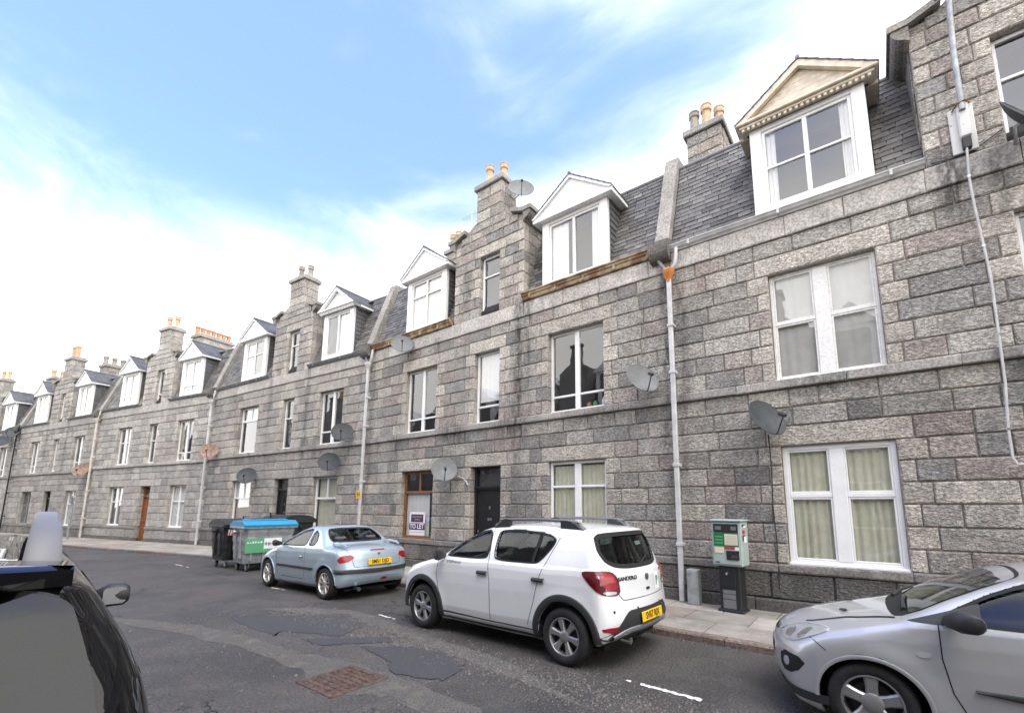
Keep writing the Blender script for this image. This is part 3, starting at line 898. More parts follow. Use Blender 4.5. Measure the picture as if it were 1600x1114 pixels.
    if style != 'plain' or True:
        # filler above the head behind the pediment so no light leaks
        MB().prism([(x0, z1-.01), (x1, z1-.01), (x1+.1, zb+.02), (cx, za-.05), (x0-.1, zb+.02)], y0+.11, 1.6).build('roof_void', MATS['dark_room'], d)
    return d

def pot(parent, x, y, z, h, r, mat, style=0):
    m = MB()
    pr = [(r*1.12, 0), (r*1.12, h*.10), (r*.98, h*.14), (r*.88, h*.55), (r*.86, h*.70), (r*1.08, h*.74), (r*1.12, h*.82), (r*1.0, h*.86), (r*1.0, h*.94), (r*1.1, h*.96), (r*1.1, h), (r*.8, h), (r*.78, h*.8), (0, h*.78)]
    if style == 1: pr = [(r*1.0, 0), (r*.95, h*.8), (r*1.1, h*.84), (r*1.1, h), (r*.8, h), (r*.78, h*.8), (0, h*.78)]
    m.lathe(pr, 8 if style == 0 else 14, (x, y, z))
    return m.build('chimney_pot', MATS[mat], parent, smooth=True, angle=30)

def stack(root, x0, x1, y0, y1, z0, z1, rg, P, pots, cap=.16, individual=True, mat='granite'):
    b = MB(); b.box(x0+.02, x1-.02, y0+.02, y1-.02, z0, z1)
    s = b.build('chimney_stack', MATS['mortar'], root)
    W_ = Wall(s, 60 if individual else 0, rg)
    n = max(2, round((z1-z0)/.30)); hz = (z1-z0)/n
    side = MB()
    for i in range(n):
        a, c = z0+i*hz, z0+(i+1)*hz
        k = x0+(x1-x0)*(rg.uniform(.38, .45) if i % 2 else rg.uniform(.55, .62))
        for xa, xb in ((x0, k), (k, x1)): W_.stone(xa, xb, a, c, pick_tone(rg, P), .15, .008, y=y0)
        ym = y0+.15
        while ym < y1-.01:
            ye = min(ym+rg.uniform(.25, .5), y1)
            if y1-ye < .15: ye = y1
            side.tone = pick_tone(rg, P)
            for xx in (x0, x1): side.bbox(xx-.012, xx+.012, ym+.005, ye-.005, a+.006, c-.006, .008)
            ym = ye
    side.build('side_blocks', MATS['granite'], s, kind='stuff')
    if not individual: W_.rest.build('front_blocks', MATS['granite'], s, kind='stuff')
    m = MB(); g = .33*P.get('bright', 1); m.tone = (g, g*.95, g*.88)
    m.bbox(x0-.07, x1+.07, y0-.07, y1+.07, z1, z1+cap, .02)
    m.bbox(x0-.0, x1+.0, y0-.0, y1+.0, z1+cap, z1+cap+.08, .03)
    m.build('chimney_cap', MATS['granite_dressed'], s)
    for (px, py, h, r, pm, st) in pots: pot(s, px, py, z1+cap+.07, h, r, pm, st)
    return s

def gutter(root, x0, x1, kind):
    m = MB()
    if kind == 'rusty':
        m.prism_x([(.0, 6.885), (-.085, 6.895), (-.10, 6.94), (-.098, 6.965), (-.125, 6.985), (-.135, 7.015), (-.13, 7.03), (-.16, 7.045), (-.16, 7.075), (-.145, 7.075), (-.13, 7.05), (.02, 7.03)], x0, x1)
        x = x0+.25
        while x < x1-.1:
            m.bbox(x-.025, x+.025, -.14, -.08, 6.887, 7.02, .008); x += .78
        m.build('gutter', MATS['gutter_rusty'], root)
    else:
        m.prism_x([(.02, 6.885), (-.055, 6.885), (-.07, 6.91), (-.105, 6.935), (-.125, 6.975), (-.14, 6.985), (-.14, 7.0), (-.12, 7.0), (-.10, 6.96), (.02, 6.95)], x0, x1)
        x = x0+.4
        while x < x1: m.bbox(x-.02, x+.02, -.146, -.05, 6.90, 7.004, .004); x += 1.6
        m.build('gutter', MATS['gutter_white' if kind == 'white' else 'lead'], root)

def skew(root, W, rg, P):
    x0, x1 = W-.30, W-.0
    pr = .17
    segs = [(7.10, 7.85), (7.85, 8.6), (8.6, 9.42)]
    for a, b in segs:
        m = MB(); g = rg.uniform(.28, .36); m.tone = (g, g*.94, g*.86)
        poly = [(slope_y(a)-pr, a), (slope_y(a)+.25, a), (slope_y(b)+.25, b-.004), (slope_y(b)-pr, b-.004)]
        m.prism_x(poly, x0, x1)
        m.build('skew_stone', MATS['granite_dressed'], root)
    m = MB(); m.tone = (.33, .31, .28)
    b = 9.42; m.prism_x([(slope_y(b)-pr, b), (slope_y(b)+2.4, b+.1), (slope_y(b)+2.4, b+.5), (slope_y(b)-pr+.10, b+.27)], x0, x1)
    m.build('skew_stone', MATS['granite_dressed'], root)
    m = MB(); m.tone = (.17, .16, .145)
    poly = [(.05, 6.70), (-.06, 6.70)] + [(-.06-.22*math.sin(t), 6.92-.22*math.cos(t)) for t in (0.3, .6, .9, 1.2, 1.57)] + [(-.28, 7.02), (-.23, 7.02), (-.23, 7.12), (.1, 7.22)]
    m.prism_x(poly, x0-.06, x1+.05)
    m.build('skew_putt', MATS['granite_dressed'], root)

def recalc(o):
    bm = bmesh.new(); bm.from_mesh(o.data); bmesh.ops.recalc_face_normals(bm, faces=bm.faces[:]); bm.to_mesh(o.data); bm.free()

def house(P):
    rg = random.Random(P['seed'])
    W, dz = P['W'], P.get('dz', 0)
    root = thing('tenement_house', P['label'], 'house', (P['o'][0], P['o'][1], dz), math.atan2(P['d'][1], P['d'][0]), 'granite tenements along the far side of the street')
    ops = P['openings']; gl, gr = P['gable']; gc = (gl+gr)/2
    xlim = P.get('xlim', W)
    # ---- masonry backing with holes
    mb = MB(); xs = sorted({0, W, gl, gr} | {o[k] for o in ops for k in ('x0', 'x1')}); zs = sorted({-.3, 6.9} | {o[k] for o in ops for k in ('z0', 'z1')} | {9.25})
    yb = .028
    for xa, xb in zip(xs, xs[1:]):
        for za, zb in zip(zs, zs[1:]):
            mx, mz = (xa+xb)/2, (za+zb)/2
            if mz > 6.9 and not (gl < mx < gr): continue
            if any(o['x0'] < mx < o['x1'] and o['z0'] < mz < o['z1'] for o in ops): continue
            mb.add([(xa, yb, za), (xb, yb, za), (xb, yb, zb), (xa, yb, zb)], [(0, 1, 2, 3)])
    D = 8.5
    mb.add([(0.01, yb, -.3), (0.01, D, -.3), (0.01, D, 6.9), (0.01, yb, 6.9), (W-.01, yb, -.3), (W-.01, D, -.3), (W-.01, D, 6.9), (W-.01, yb, 6.9)], [(0, 1, 2, 3)[::-1], (4, 5, 6, 7), (1, 5, 6, 2), (3, 2, 6, 7)])
    for s in (gl+.012, gr-.012): mb.add([(s, yb, 6.9), (s, 1.2, 6.9), (s, 1.2, 9.25), (s, yb, 9.25)], [(0, 1, 2, 3)])
    mb.build('wall', MATS['mortar'], root)
    # gable head outline
    def gz(x):
        t = abs(x-gc)
        hw = (gr-gl)/2
        if t > hw-.18: return 9.42
        if t < .50: return 9.80
        u = (hw-.18-t)/(hw-.18-.50); return 9.42+.38*(u*u*(3-2*u)*.6+.4*u)
    m = MB(); m.tone = (.36, .345, .31); n = 24
    top = [(gl+(gr-gl)*i/n, gz(gl+(gr-gl)*i/n)-.02) for i in range(n+1)]
    m.prism([(gl, 9.24), (gr, 9.24)] + top[::-1], yb, 1.2); recalc(m.build('gable_head', MATS['granite'], root))
    # ---- courses
    L = LEV
    rows = [(.72, .86, 'sillband')]
    n = 6
    rows += [(L['sill']+(L['gf_head']-L['sill'])*i/n, L['sill']+(L['gf_head']-L['sill'])*(i+1)/n, 'row') for i in range(n)]
    rows += [(L['gf_head'], L['gf_lintel'], 'lintel'), (3.12, 3.44, 'row'), (3.44, 3.76, 'row'), (3.76, 3.92, 'string')]
    rows += [(L['st1']+(L['f_head']-L['st1'])*i/n, L['st1']+(L['f_head']-L['st1'])*(i+1)/n, 'row') for i in range(n)]
    rows += [(L['f_head'], L['f_lintel'], 'lintel'), (6.20, 6.50, 'row'), (6.50, 6.88, 'frieze')]
    grow = [(6.88+(8.64-6.88)*i/6, 6.88+(8.64-6.88)*(i+1)/6, 'row') for i in range(6)] + [(8.64, 8.95, 'lintel'), (8.95, 9.24, 'row')]
    rows = [(-.05, .30, 'base'), (.30, .72, 'plinth')] + rows
    wall = Wall(root, P['limit'], rg)
    def free(za, zb, lo, hi):
        cut = sorted((o['x0'], o['x1']) for o in ops if o['z0'] < zb-.02 and o['z1'] > za+.02)
        out = []; x = lo; la = False
        for a, b in cut:
            if b <= lo or a >= hi: continue
            if a > x+.02: out.append((x, a, la, True))
            x = b; la = True
        if hi > x+.02: out.append((x, hi, la, False))
        return out
    def fill(a, b, za, zb, lo, hi, **kw):
        x = a
        while x < b-.01:
            l = rg.uniform(lo, hi)
            if b-x-l < lo*.7: l = b-x if b-x < hi*1.15 else (b-x)/2
            vis = x < xlim
            dark = 1.0
            t = pick_tone(rg, P)
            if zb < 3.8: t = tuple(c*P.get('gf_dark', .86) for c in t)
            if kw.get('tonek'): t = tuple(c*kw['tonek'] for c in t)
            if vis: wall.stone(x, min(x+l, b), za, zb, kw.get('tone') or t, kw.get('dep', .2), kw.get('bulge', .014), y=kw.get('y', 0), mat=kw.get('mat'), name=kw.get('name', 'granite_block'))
            x += l
    def band(za, zb, y, lo, hi, k, a=0, b=W):
        for xa, xb, la, ra in free(za, zb, a, b):
            x = xa
            while x < xb-.01:
                l = rg.uniform(lo, hi)
                if xb-x-l < .4: l = xb-x
                if x < xlim:
                    g = k*rg.uniform(.88, 1.1)*P.get('bright', 1); wall.stone(x, x+l, za, zb, (g, g*.945, g*.875), .22, .001, .004, 'band_stone', 'granite_dressed', y=y)
                x += l
    for i, (za, zb, kind) in enumerate(rows+grow):
        lo, hi = (0, W) if i < len(rows) else (gl, gr)
        if kind == 'base': band(za, zb, -.075, .9, 1.6, .13)
        elif kind == 'plinth':
            for a, b, la, ra in free(za, zb, lo, hi): fill(a, b, za, zb, .6, 1.0, tonek=P.get('plinth', .55), bulge=.03, y=-.02)
        elif kind == 'sillband': band(za, zb, -.055, 1.0, 1.9, .24)
        elif kind == 'string': band(za, zb, -.065, .9, 1.7, .38)
        elif kind == 'frieze': band(za, zb, -.035, .8, 1.3, .50)
        else:
            fr = free(za, zb, lo, hi)
            if kind == 'lintel':
                lin = [(o['x0']-.22, o['x1']+.22) for o in ops if abs(o['z1']-za) < .1]
                x = lo
                for a, b in sorted(lin):
                    if a < lo or b > hi: a, b = max(a, lo), min(b, hi)
                    if a > x: fill(x, a, za, zb, .4, .8)
                    if a < xlim: wall.stone(a, b, za, zb, tuple(c*(1.0 if za > 3.5 else .92) for c in pick_tone(rg, P, True)), .2, .006)
                    x = b
                if hi > x: fill(x, hi, za, zb, .4, .8)
                continue
            for a, b, la, ra in fr:
                xa, xb = a, b
                gb = i >= len(rows)
                if la or gb:
                    w_ = (.20 if i % 2 else .36)
                    if b-a > w_+.5 or b-a < .5:
                        w_ = min(w_, b-a)
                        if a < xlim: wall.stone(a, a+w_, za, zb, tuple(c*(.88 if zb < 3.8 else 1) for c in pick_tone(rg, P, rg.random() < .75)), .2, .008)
                        xa = a+w_
                if (ra or gb) and b-xa > .3:
                    w_ = (.20 if i % 2 else .36)
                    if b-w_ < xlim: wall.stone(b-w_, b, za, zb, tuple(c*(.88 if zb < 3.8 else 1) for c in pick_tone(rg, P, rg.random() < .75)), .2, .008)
                    xb = b-w_
                if xb-xa > .05: fill(xa, xb, za, zb, .42, .86)
    # gable head stones and gable returns
    for (za, zb, hw) in ((9.24, 9.46, (gr-gl)/2-.22), (9.46, 9.72, .62)):
        fill(gc-hw, gc+hw, za, zb, .4, .7)
    side = MB()
    for i, (za, zb, _) in enumerate(grow):
        ye = slope_y(zb)+.12; y = .20
        while y < ye:
            e = min(ye, y+rg.uniform(.25, .45))
            if ye-e < .12: e = ye
            side.tone = pick_tone(rg, P)
            for xx in (gl, gr): side.bbox(xx-.012, xx+.004, y+.006, e, za+.006, zb-.006, .006)
            y = e
    side.build('gable_return_blocks', MATS['granite'], root, kind='stuff')
    # coping with scrolled shoulders
    m = MB(); m.tone = (.30, .285, .255); pts = [(gl-.26, 9.42)] + [(gl+(gr-gl)*i/n, gz(gl+(gr-gl)*i/n)) for i in range(n+1)] + [(gr+.26, 9.42)]
    for s in (0, 1):
        seg = [p for p in pts if (p[0] <= gc-.49 if s == 0 else p[0] >= gc+.49)]
        lo = [(p[0], p[1]-.02) for p in seg]; hi = [(p[0], p[1]+.09) for p in seg]
        m = MB(); m.tone = (.30, .285, .255)
        m.prism(lo+hi[::-1], -.09, 1.25); recalc(m.build('gable_coping', MATS['granite_dressed'], root))
        e = gl if s == 0 else gr; sg = -1 if s == 0 else 1
        m = MB(); m.tone = (.27, .255, .23)
        po = [(e-sg*.01, 9.12)] + [(e+sg*(.02+.20*math.sin(t)), 9.40-.22*math.cos(t)) for t in (.2, .5, .8, 1.1, 1.4)] + [(e+sg*.22, 9.40), (e-sg*.01, 9.40)]
        m.prism(po, -.06, 1.2); recalc(m.build('scroll_bracket', MATS['granite_dressed'], root))
    # ---- roof
    und = MB()
    und.add([(0, .10, 7.02), (W, .10, 7.02), (W, slope_y(MZ1)+.03, MZ1-.02), (0, slope_y(MZ1)+.03, MZ1-.02), (0, 5.0, 10.3), (W, 5.0, 10.3), (W, 8.5, 6.9), (0, 8.5, 6.9)], [(0, 1, 2, 3), (3, 2, 5, 4), (4, 5, 6, 7)])
    und.add([(0, .1, 6.89), (W, .1, 6.89), (W, .1, 7.03), (0, .1, 7.03)], [(0, 1, 2, 3)])
    for xx in (0, W): und.add([(xx, .1, 6.9), (xx, slope_y(MZ1)+.03, MZ1-.02), (xx, 5, 10.3), (xx, 8.5, 6.9)], [(0, 1, 2, 3)])
    rf = und.build('roof', MATS['slate_under'], root)
    blocked = sorted([(gl-.0, gr+.0)] + [(d['x0']+.0, d['x1']-.0) for d in P['dormers']])
    rest = MB(); cnt = P.get('slates', 0)
    z = 7.03; j = 0
    ts = math.hypot(1, .345)
    while z < MZ1-.03:
        h = rg.uniform(.112, .122); zt = min(z+h*1.7, MZ1)
        x = .02; iv = []
        for a, b in blocked:
            if a > x: iv.append((x, a))
            x = b
        iv.append((x, W-.30))
        for a, b in iv:
            x = a; first = True
            while x < b-.01:
                l = rg.uniform(.19, .31) if not (first and j % 2) else rg.uniform(.1, .17)
                first = False
                if b-x-l < .08: l = b-x
                if x < xlim:
                    g = rg.gauss(.112, .032); g = max(.05, min(.2, g)); tn = (g*1.05, g, g*.93)
                    lift = .022+rg.uniform(0, .008); dzz = rg.uniform(-.006, .006); sk = rg.uniform(-.006, .006)
                    def q(xx, zz, off): return (xx, slope_y(zz)-off, zz-.0)
                    v_ = [q(x+.007, z+dzz, lift), q(x+l-.007, z+dzz+sk, lift+sk*.8), q(x+l-.007, zt, .006), q(x+.007, zt, .006), q(x+.007, z+dzz+.002, lift-.02), q(x+l-.007, z+dzz+sk+.002, lift-.02)]
                    f_ = [(0, 1, 2, 3), (4, 5, 1, 0), (3, 4, 0), (1, 5, 2)]
                    if cnt > 0:
                        cnt -= 1; s_ = MB(); s_.tone = tn
                        c = v_[0]
                        s_.add([(p[0]-c[0], p[1]-c[1], p[2]-c[2]) for p in v_], f_); s_.build('slate', MATS['slate'], rf, loc=c)
                    else: rest.tone = tn; rest.add(v_, f_)
                x += l
        z += h; j += 1
    rest.build('slates', MATS['slate'], rf, kind='stuff')
    MB().tube([(0, slope_y(MZ1)+.0, MZ1+.01), (W-.3, slope_y(MZ1)+.0, MZ1+.01)], .045, 8).build('ridge_roll', MATS['lead'], rf)
    # dormers
    for d in P['dormers']:
        dormer(root, d['x0'], d['x1'], d['style'], d['rows'], d.get('cur', ()), rg, P, opened=d.get('opened'), roomcol=d.get('room', 'room_wall'))
    gk = P['gutter']
    for a, b in ((0.03, gl-.02), (gr+.02, W-.22)):
        if a < xlim: gutter(root, a, b, gk)
    skew(root, W, rg, P)
    if P.get('stack', True):
        stack(root, gc-.48, gc+.48, .0, .62, 9.72, 10.74, rg, P, P['pots'](gc), individual=P.get('slates', 0) > 0)
    for st in P.get('stacks', ()): stack(root, *st['box'], rg, P, st['pots'], individual=False)
    # openings
    for o in ops:
        if o['x0'] > xlim: continue
        if o['kind'] == 'door': door(root, o['x0'], o['x1'], o['z0'], o['z1'], o['mat'], **o.get('kw', {}))
        else: window(root, o['x0'], o['x1'], o['z0'], o['z1'], o['rows'], o.get('mat', 'white_upvc'), cur=o.get('cur', ()), rg=rg, **o.get('kw', {}))
    if any(o['kind'] == 'door' for o in ops):
        o = [o for o in ops if o['kind'] == 'door'][0]
        if o['x0'] < xlim:
            s = MB(); s.tone = (.25, .24, .22); s.bbox(o['x0']-.02, o['x1']+.02, -.16, .3, .0, o['z0']+.0, .012); s.build('doorstep', MATS['granite_dressed'], root)
    wall.finish()
    return root

GF0, GF1, FF0, FF1, GG0, GG1 = .86, 2.78, 3.92, 5.86, 6.88, 8.64
def OW(x0, x1, z0, z1, rows, **k): return dict(kind='window', x0=x0, x1=x1, z0=z0, z1=z1, rows=rows, **k)
def OD(x0, x1, mat, **k): return dict(kind='door', x0=x0, x1=x1, z0=.14, z1=2.80, mat=mat, kw=k)
def buff(gc): return [(gc-.19, .22, .60, .115, 'pot_buff', 0), (gc+.19, .40, .62, .115, 'pot_buff', 0)]
def grey_pots(gc): return [(gc-.17, .22, .52, .105, 'pot_grey', 0), (gc+.17, .40, .55, .105, 'pot_grey', 0)]
D1 = (1.0, 0.0); D3 = (.9957, .0922); D4 = (.9811, .1935); D5 = (.9824, .1866)
net = lambda a=0, b=1, lo=0, hi=1, m='curtain_white': ('net', a, b, lo, hi, m)
HOUSES = []
HOUSES.append(dict(seed=11, o=(-3.03, 8.507), d=D1, W=10.5, limit=300, slates=290, bright=1.02, contrast=.9, gf_dark=.84, plinth=.42,
  label='nearest grey granite tenement with cream dentilled dormer and white sash window', gable=(4.06, 6.62), gutter='white',
  openings=[OW(1.77, 3.31, GF0, GF1, [(.58, 2), (.42, 2)], cur=[('drape', .0, .48, 0, 1, 'curtain_green'), ('drape', .52, 1, 0, 1, 'curtain_green')], kw=dict(fw=.075, bw=.07, mull=.20, sash=True, yf=.07)),
            OW(1.77, 3.32, FF0, FF1, [(.53, 2), (.47, 2)], mat='flaking_paint', cur=[('net', 0, .5, 0, .97, 'curtain_sheet'), ('net', .5, 1, 0, .98, 'curtain_sheet')], kw=dict(fw=.05, bw=.045, mull=.22, sash=True, yf=.10)),
            OW(4.90, 5.80, FF0, FF1, [(.5, 1), (.5, 1)], kw=dict(roomcol='room_wall')), OD(4.9, 5.85, 'black_paint'),
            OW(4.95, 5.72, GG0, GG1, [(.62, 1), (.38, 1)], kw=dict(roomcol='room_wall')),
            OW(7.35, 8.85, GF0, GF1, [(.58, 2), (.42, 2)]), OW(7.35, 8.85, FF0, FF1, [(.53, 2), (.47, 2)])],
  dormers=[dict(x0=7.2, x1=9.0, style='boards', rows=[(1, 2)], cur=[net()]), dict(x0=1.64, x1=3.44, style='cream', rows=[(.5, 2), (.5, 2)], cur=[('drape', 0, .12, 0, 1, 'curtain_white'), ('drape', .9, 1, 0, 1, 'curtain_white')])],
  pots=buff, stacks=[dict(box=(-.02, .80, 1.6, 2.7, 9.3, 10.72), pots=[(.14, 1.8, .52, .12, 'pot_grey', 0), (.42, 1.85, .62, .125, 'pot_buff', 0), (.66, 2.1, .62, .12, 'pot_buff', 0), (.62, 2.5, .45, .12, 'pot_buff', 1)])]))
HOUSES.append(dict(seed=22, o=(-13.37, 8.507), d=D1, W=10.34, limit=300, slates=290, bright=1.0, contrast=.9, gf_dark=.9, plinth=.45,
  label='granite tenement with rusty ornate gutter, black door and brown framed ground floor window', gable=(3.95, 6.52), gutter='rusty',
  openings=[OW(1.90, 3.30, GF0, GF1, [(.70, 1), (.30, 2)], mat='brown_wood', cur=[('net', 0, .8, .0, .68, 'curtain_white')], kw=dict(fw=.075, bw=.07)), OD(4.78, 5.82, 'black_paint', transom=.55, panels=False),
            OW(7.30, 8.77, GF0, GF1, [(.72, 2), (.28, 2)], cur=[('drape', .02, .98, 0, .98, 'curtain_green')], kw=dict(mull=.16, fw=.06, yf=.08)),
            OW(1.90, 3.30, FF0, FF1, [(.20, 2), (.80, 2)], kw=dict(mull=.11)), OW(4.83, 5.72, FF0, FF1, [(.22, 1), (.78, 1)], cur=[net(0, 1, .3, 1)]),
            OW(7.28, 8.76, FF0, FF1, [(.18, 2), (.82, 2)], kw=dict(mull=.12)),
            OW(4.95, 5.67, GG0, GG1, [(.68, 1), (.32, 1)], kw=dict(roomcol='room_wall'))],
  dormers=[dict(x0=1.72, x1=3.53, style='boards', rows=[(.70, 2), (.30, 2)], cur=[net()]), dict(x0=7.08, x1=8.92, style='boards', rows=[(1, 2)], cur=[net(0, .35), net(.85, 1)])],
  pots=buff, stacks=[dict(box=(1.2, 2.1, 2.0, 3.0, 9.5, 10.95), pots=[(1.35, 2.2, .6, .12, 'pot_buff', 0), (1.65, 2.2, .62, .12, 'pot_buff', 0), (1.95, 2.3, .5, .12, 'pot_buff', 1)])]))
HOUSES.append(dict(seed=33, o=(-23.98, 7.52), d=D3, W=10.65, limit=300, bright=1.03, gf_dark=.92, plinth=.55, contrast=.7,
  label='granite tenement behind the wheeled bins, with black door and two unlike dormers', gable=(4.52, 7.08), gutter='lead',
  openings=[OW(2.25, 3.72, GF0, GF1, [(.64, 1), (.36, 2)], cur=[('blind', 0, 1, 0, .66, 'curtain_beige'), net(0, 1, .64, 1)]), OD(5.4, 6.33, 'black_paint'),
            OW(7.88, 9.22, GF0, GF1, [(.62, 1), (.38, 2)], cur=[('vblind', 0, 1, 0, 1, 'curtain_green')], kw=dict(bw=.07)),
            OW(2.28, 3.74, FF0, FF1, [(.72, 1), (.28, 2)], cur=[('blind', 0, 1, .74, 1, 'curtain_white')], kw=dict(bw=.08)), OW(5.52, 6.26, FF0, FF1, [(.62, 1), (.38, 1)]),
            OW(7.90, 9.24, FF0, FF1, [(.22, 2), (.78, 2)], kw=dict(mull=.13)), OW(5.53, 6.25, GG0, GG1, [(.68, 1), (.32, 1)], kw=dict(roomcol='room_wall'))],
  dormers=[dict(x0=2.05, x1=3.85, style='boards', rows=[(.62, 2), (.38, 2)], cur=[net(0, .5)]), dict(x0=7.75, x1=9.45, style='dentil', rows=[(1, 2)], cur=[net(.4, 1)])],
  pots=grey_pots, stacks=[dict(box=(9.5, 10.4, 3.2, 4.4, 9.8, 11.1), pots=[(9.7, 3.4, .6, .12, 'pot_red', 1), (10.1, 3.5, .6, .12, 'pot_red', 1)])]))
HOUSES.append(dict(seed=44, o=(-34.21, 5.51), d=D4, W=10.43, limit=200, dz=-.08, bright=1.16, gf_dark=1.0, plinth=.8, contrast=.55,
  label='paler granite tenement with brown panelled wooden front door', gable=(4.1, 6.70), gutter='lead',
  openings=[OW(2.02, 3.38, GF0, GF1, [(.62, 2), (.38, 2)], kw=dict(mull=.09)), OD(5.03, 5.92, 'door_brown', transom=.5), OW(7.60, 8.90, GF0, GF1, [(.62, 2), (.38, 2)], cur=[net()], kw=dict(mull=.09)),
            OW(2.10, 3.42, FF0, FF1, [(.6, 2), (.4, 2)], kw=dict(mull=.09)), OW(5.1, 5.87, FF0, FF1, [(.58, 1), (.42, 1)]), OW(7.60, 8.92, FF0, FF1, [(.18, 2), (.82, 2)], cur=[('drape', .0, .2, 0, 1, 'curtain_beige')], kw=dict(mull=.13)),
            OW(5.2, 5.82, GG0, GG1, [(.28, 1), (.72, 1)])],
  dormers=[dict(x0=1.72, x1=3.42, style='plain', rows=[(.2, 2), (.8, 2)], cur=[net()]), dict(x0=7.35, x1=9.05, style='plain', rows=[(.2, 2), (.8, 2)], cur=[net()])],
  pots=buff, stacks=[dict(box=(6.0, 6.7, .95, 2.6, 9.4, 10.55), pots=[(6.2, 1.05+i*.26, .42, .11, 'pot_red', 1) for i in range(7)])]))
HOUSES.append(dict(seed=55, o=(-44.68, 3.52), d=D5, W=10.65, limit=150, dz=-.2, bright=1.0, gf_dark=.95, plinth=.6, contrast=.6,
  label='distant granite tenement with one rusty satellite dish and yellowish chimney pots', gable=(4.15, 6.75), gutter='lead',
  openings=[OW(1.90, 3.25, GF0, GF1, [(.6, 2), (.4, 2)], mat='lead'), OD(5.0, 5.92, 'black_paint'), OW(7.80, 9.05, GF0, GF1, [(.62, 2), (.38, 2)], cur=[net()], kw=dict(mull=.12)),
            OW(2.05, 3.28, FF0, FF1, [(.2, 2), (.8, 2)], kw=dict(mull=.12)), OW(5.2, 5.9, FF0, FF1, [(.2, 1), (.8, 1)]), OW(7.85, 9.1, FF0, FF1, [(.22, 2), (.78, 2)], kw=dict(mull=.14)),
            OW(5.2, 5.8, GG0, GG1, [(.68, 1), (.32, 1)])],
  dormers=[dict(x0=1.75, x1=3.45, style='plain', rows=[(1, 2)], cur=[net()]), dict(x0=7.4, x1=9.1, style='plain', rows=[(1, 2)], cur=[net(0, .4)])],
  pots=lambda gc: [(gc-.16, .25, .72, .13, 'pot_buff', 1), (gc+.14, .3, .75, .13, 'pot_buff', 1)],
  stacks=[dict(box=(6.2, 7.0, 1.2, 3.4, 9.4, 10.5), pots=[(6.45, 1.35+i*.42, .52, .14, ('pot_grey', 'pot_grey', 'pot_grey', 'pot_buff', 'pot_buff')[i], 0) for i in range(5)])]))
P6 = (-44.68-10.6*.981, 3.52-10.6*.195)
HOUSES.append(dict(seed=66, o=P6, d=(.981, .195), W=10.6, limit=60, dz=-.3, bright=.95, gf_dark=.95, plinth=.6, contrast=.6,
  label='farthest granite tenement at the left edge with a dark dish on its corner', gable=(4.15, 6.75), gutter='lead',
  openings=[OD(5.0, 5.92, 'black_paint'), OW(7.80, 9.05, GF0, GF1, [(.62, 2), (.38, 2)], cur=[net()]), OW(7.85, 9.1, FF0, FF1, [(.22, 2), (.78, 2)], kw=dict(mull=.14)), OW(5.2, 5.8, GG0, GG1, [(.68, 1), (.32, 1)]), OW(5.2, 5.9, FF0, FF1, [(.2, 1), (.8, 1)])],
  dormers=[dict(x0=1.75, x1=3.45, style='plain', rows=[(1, 2)], cur=[net()]), dict(x0=7.4, x1=9.1, style='plain', rows=[(1, 2)], cur=[net()])],
  pots=buff, stacks=[dict(box=(8.6, 9.6, 1.4, 3.2, 9.4, 10.8), pots=[(8.9, 1.6+i*.45, .55, .14, 'pot_buff', 0) for i in range(4)])]))
for P in HOUSES: house(P)
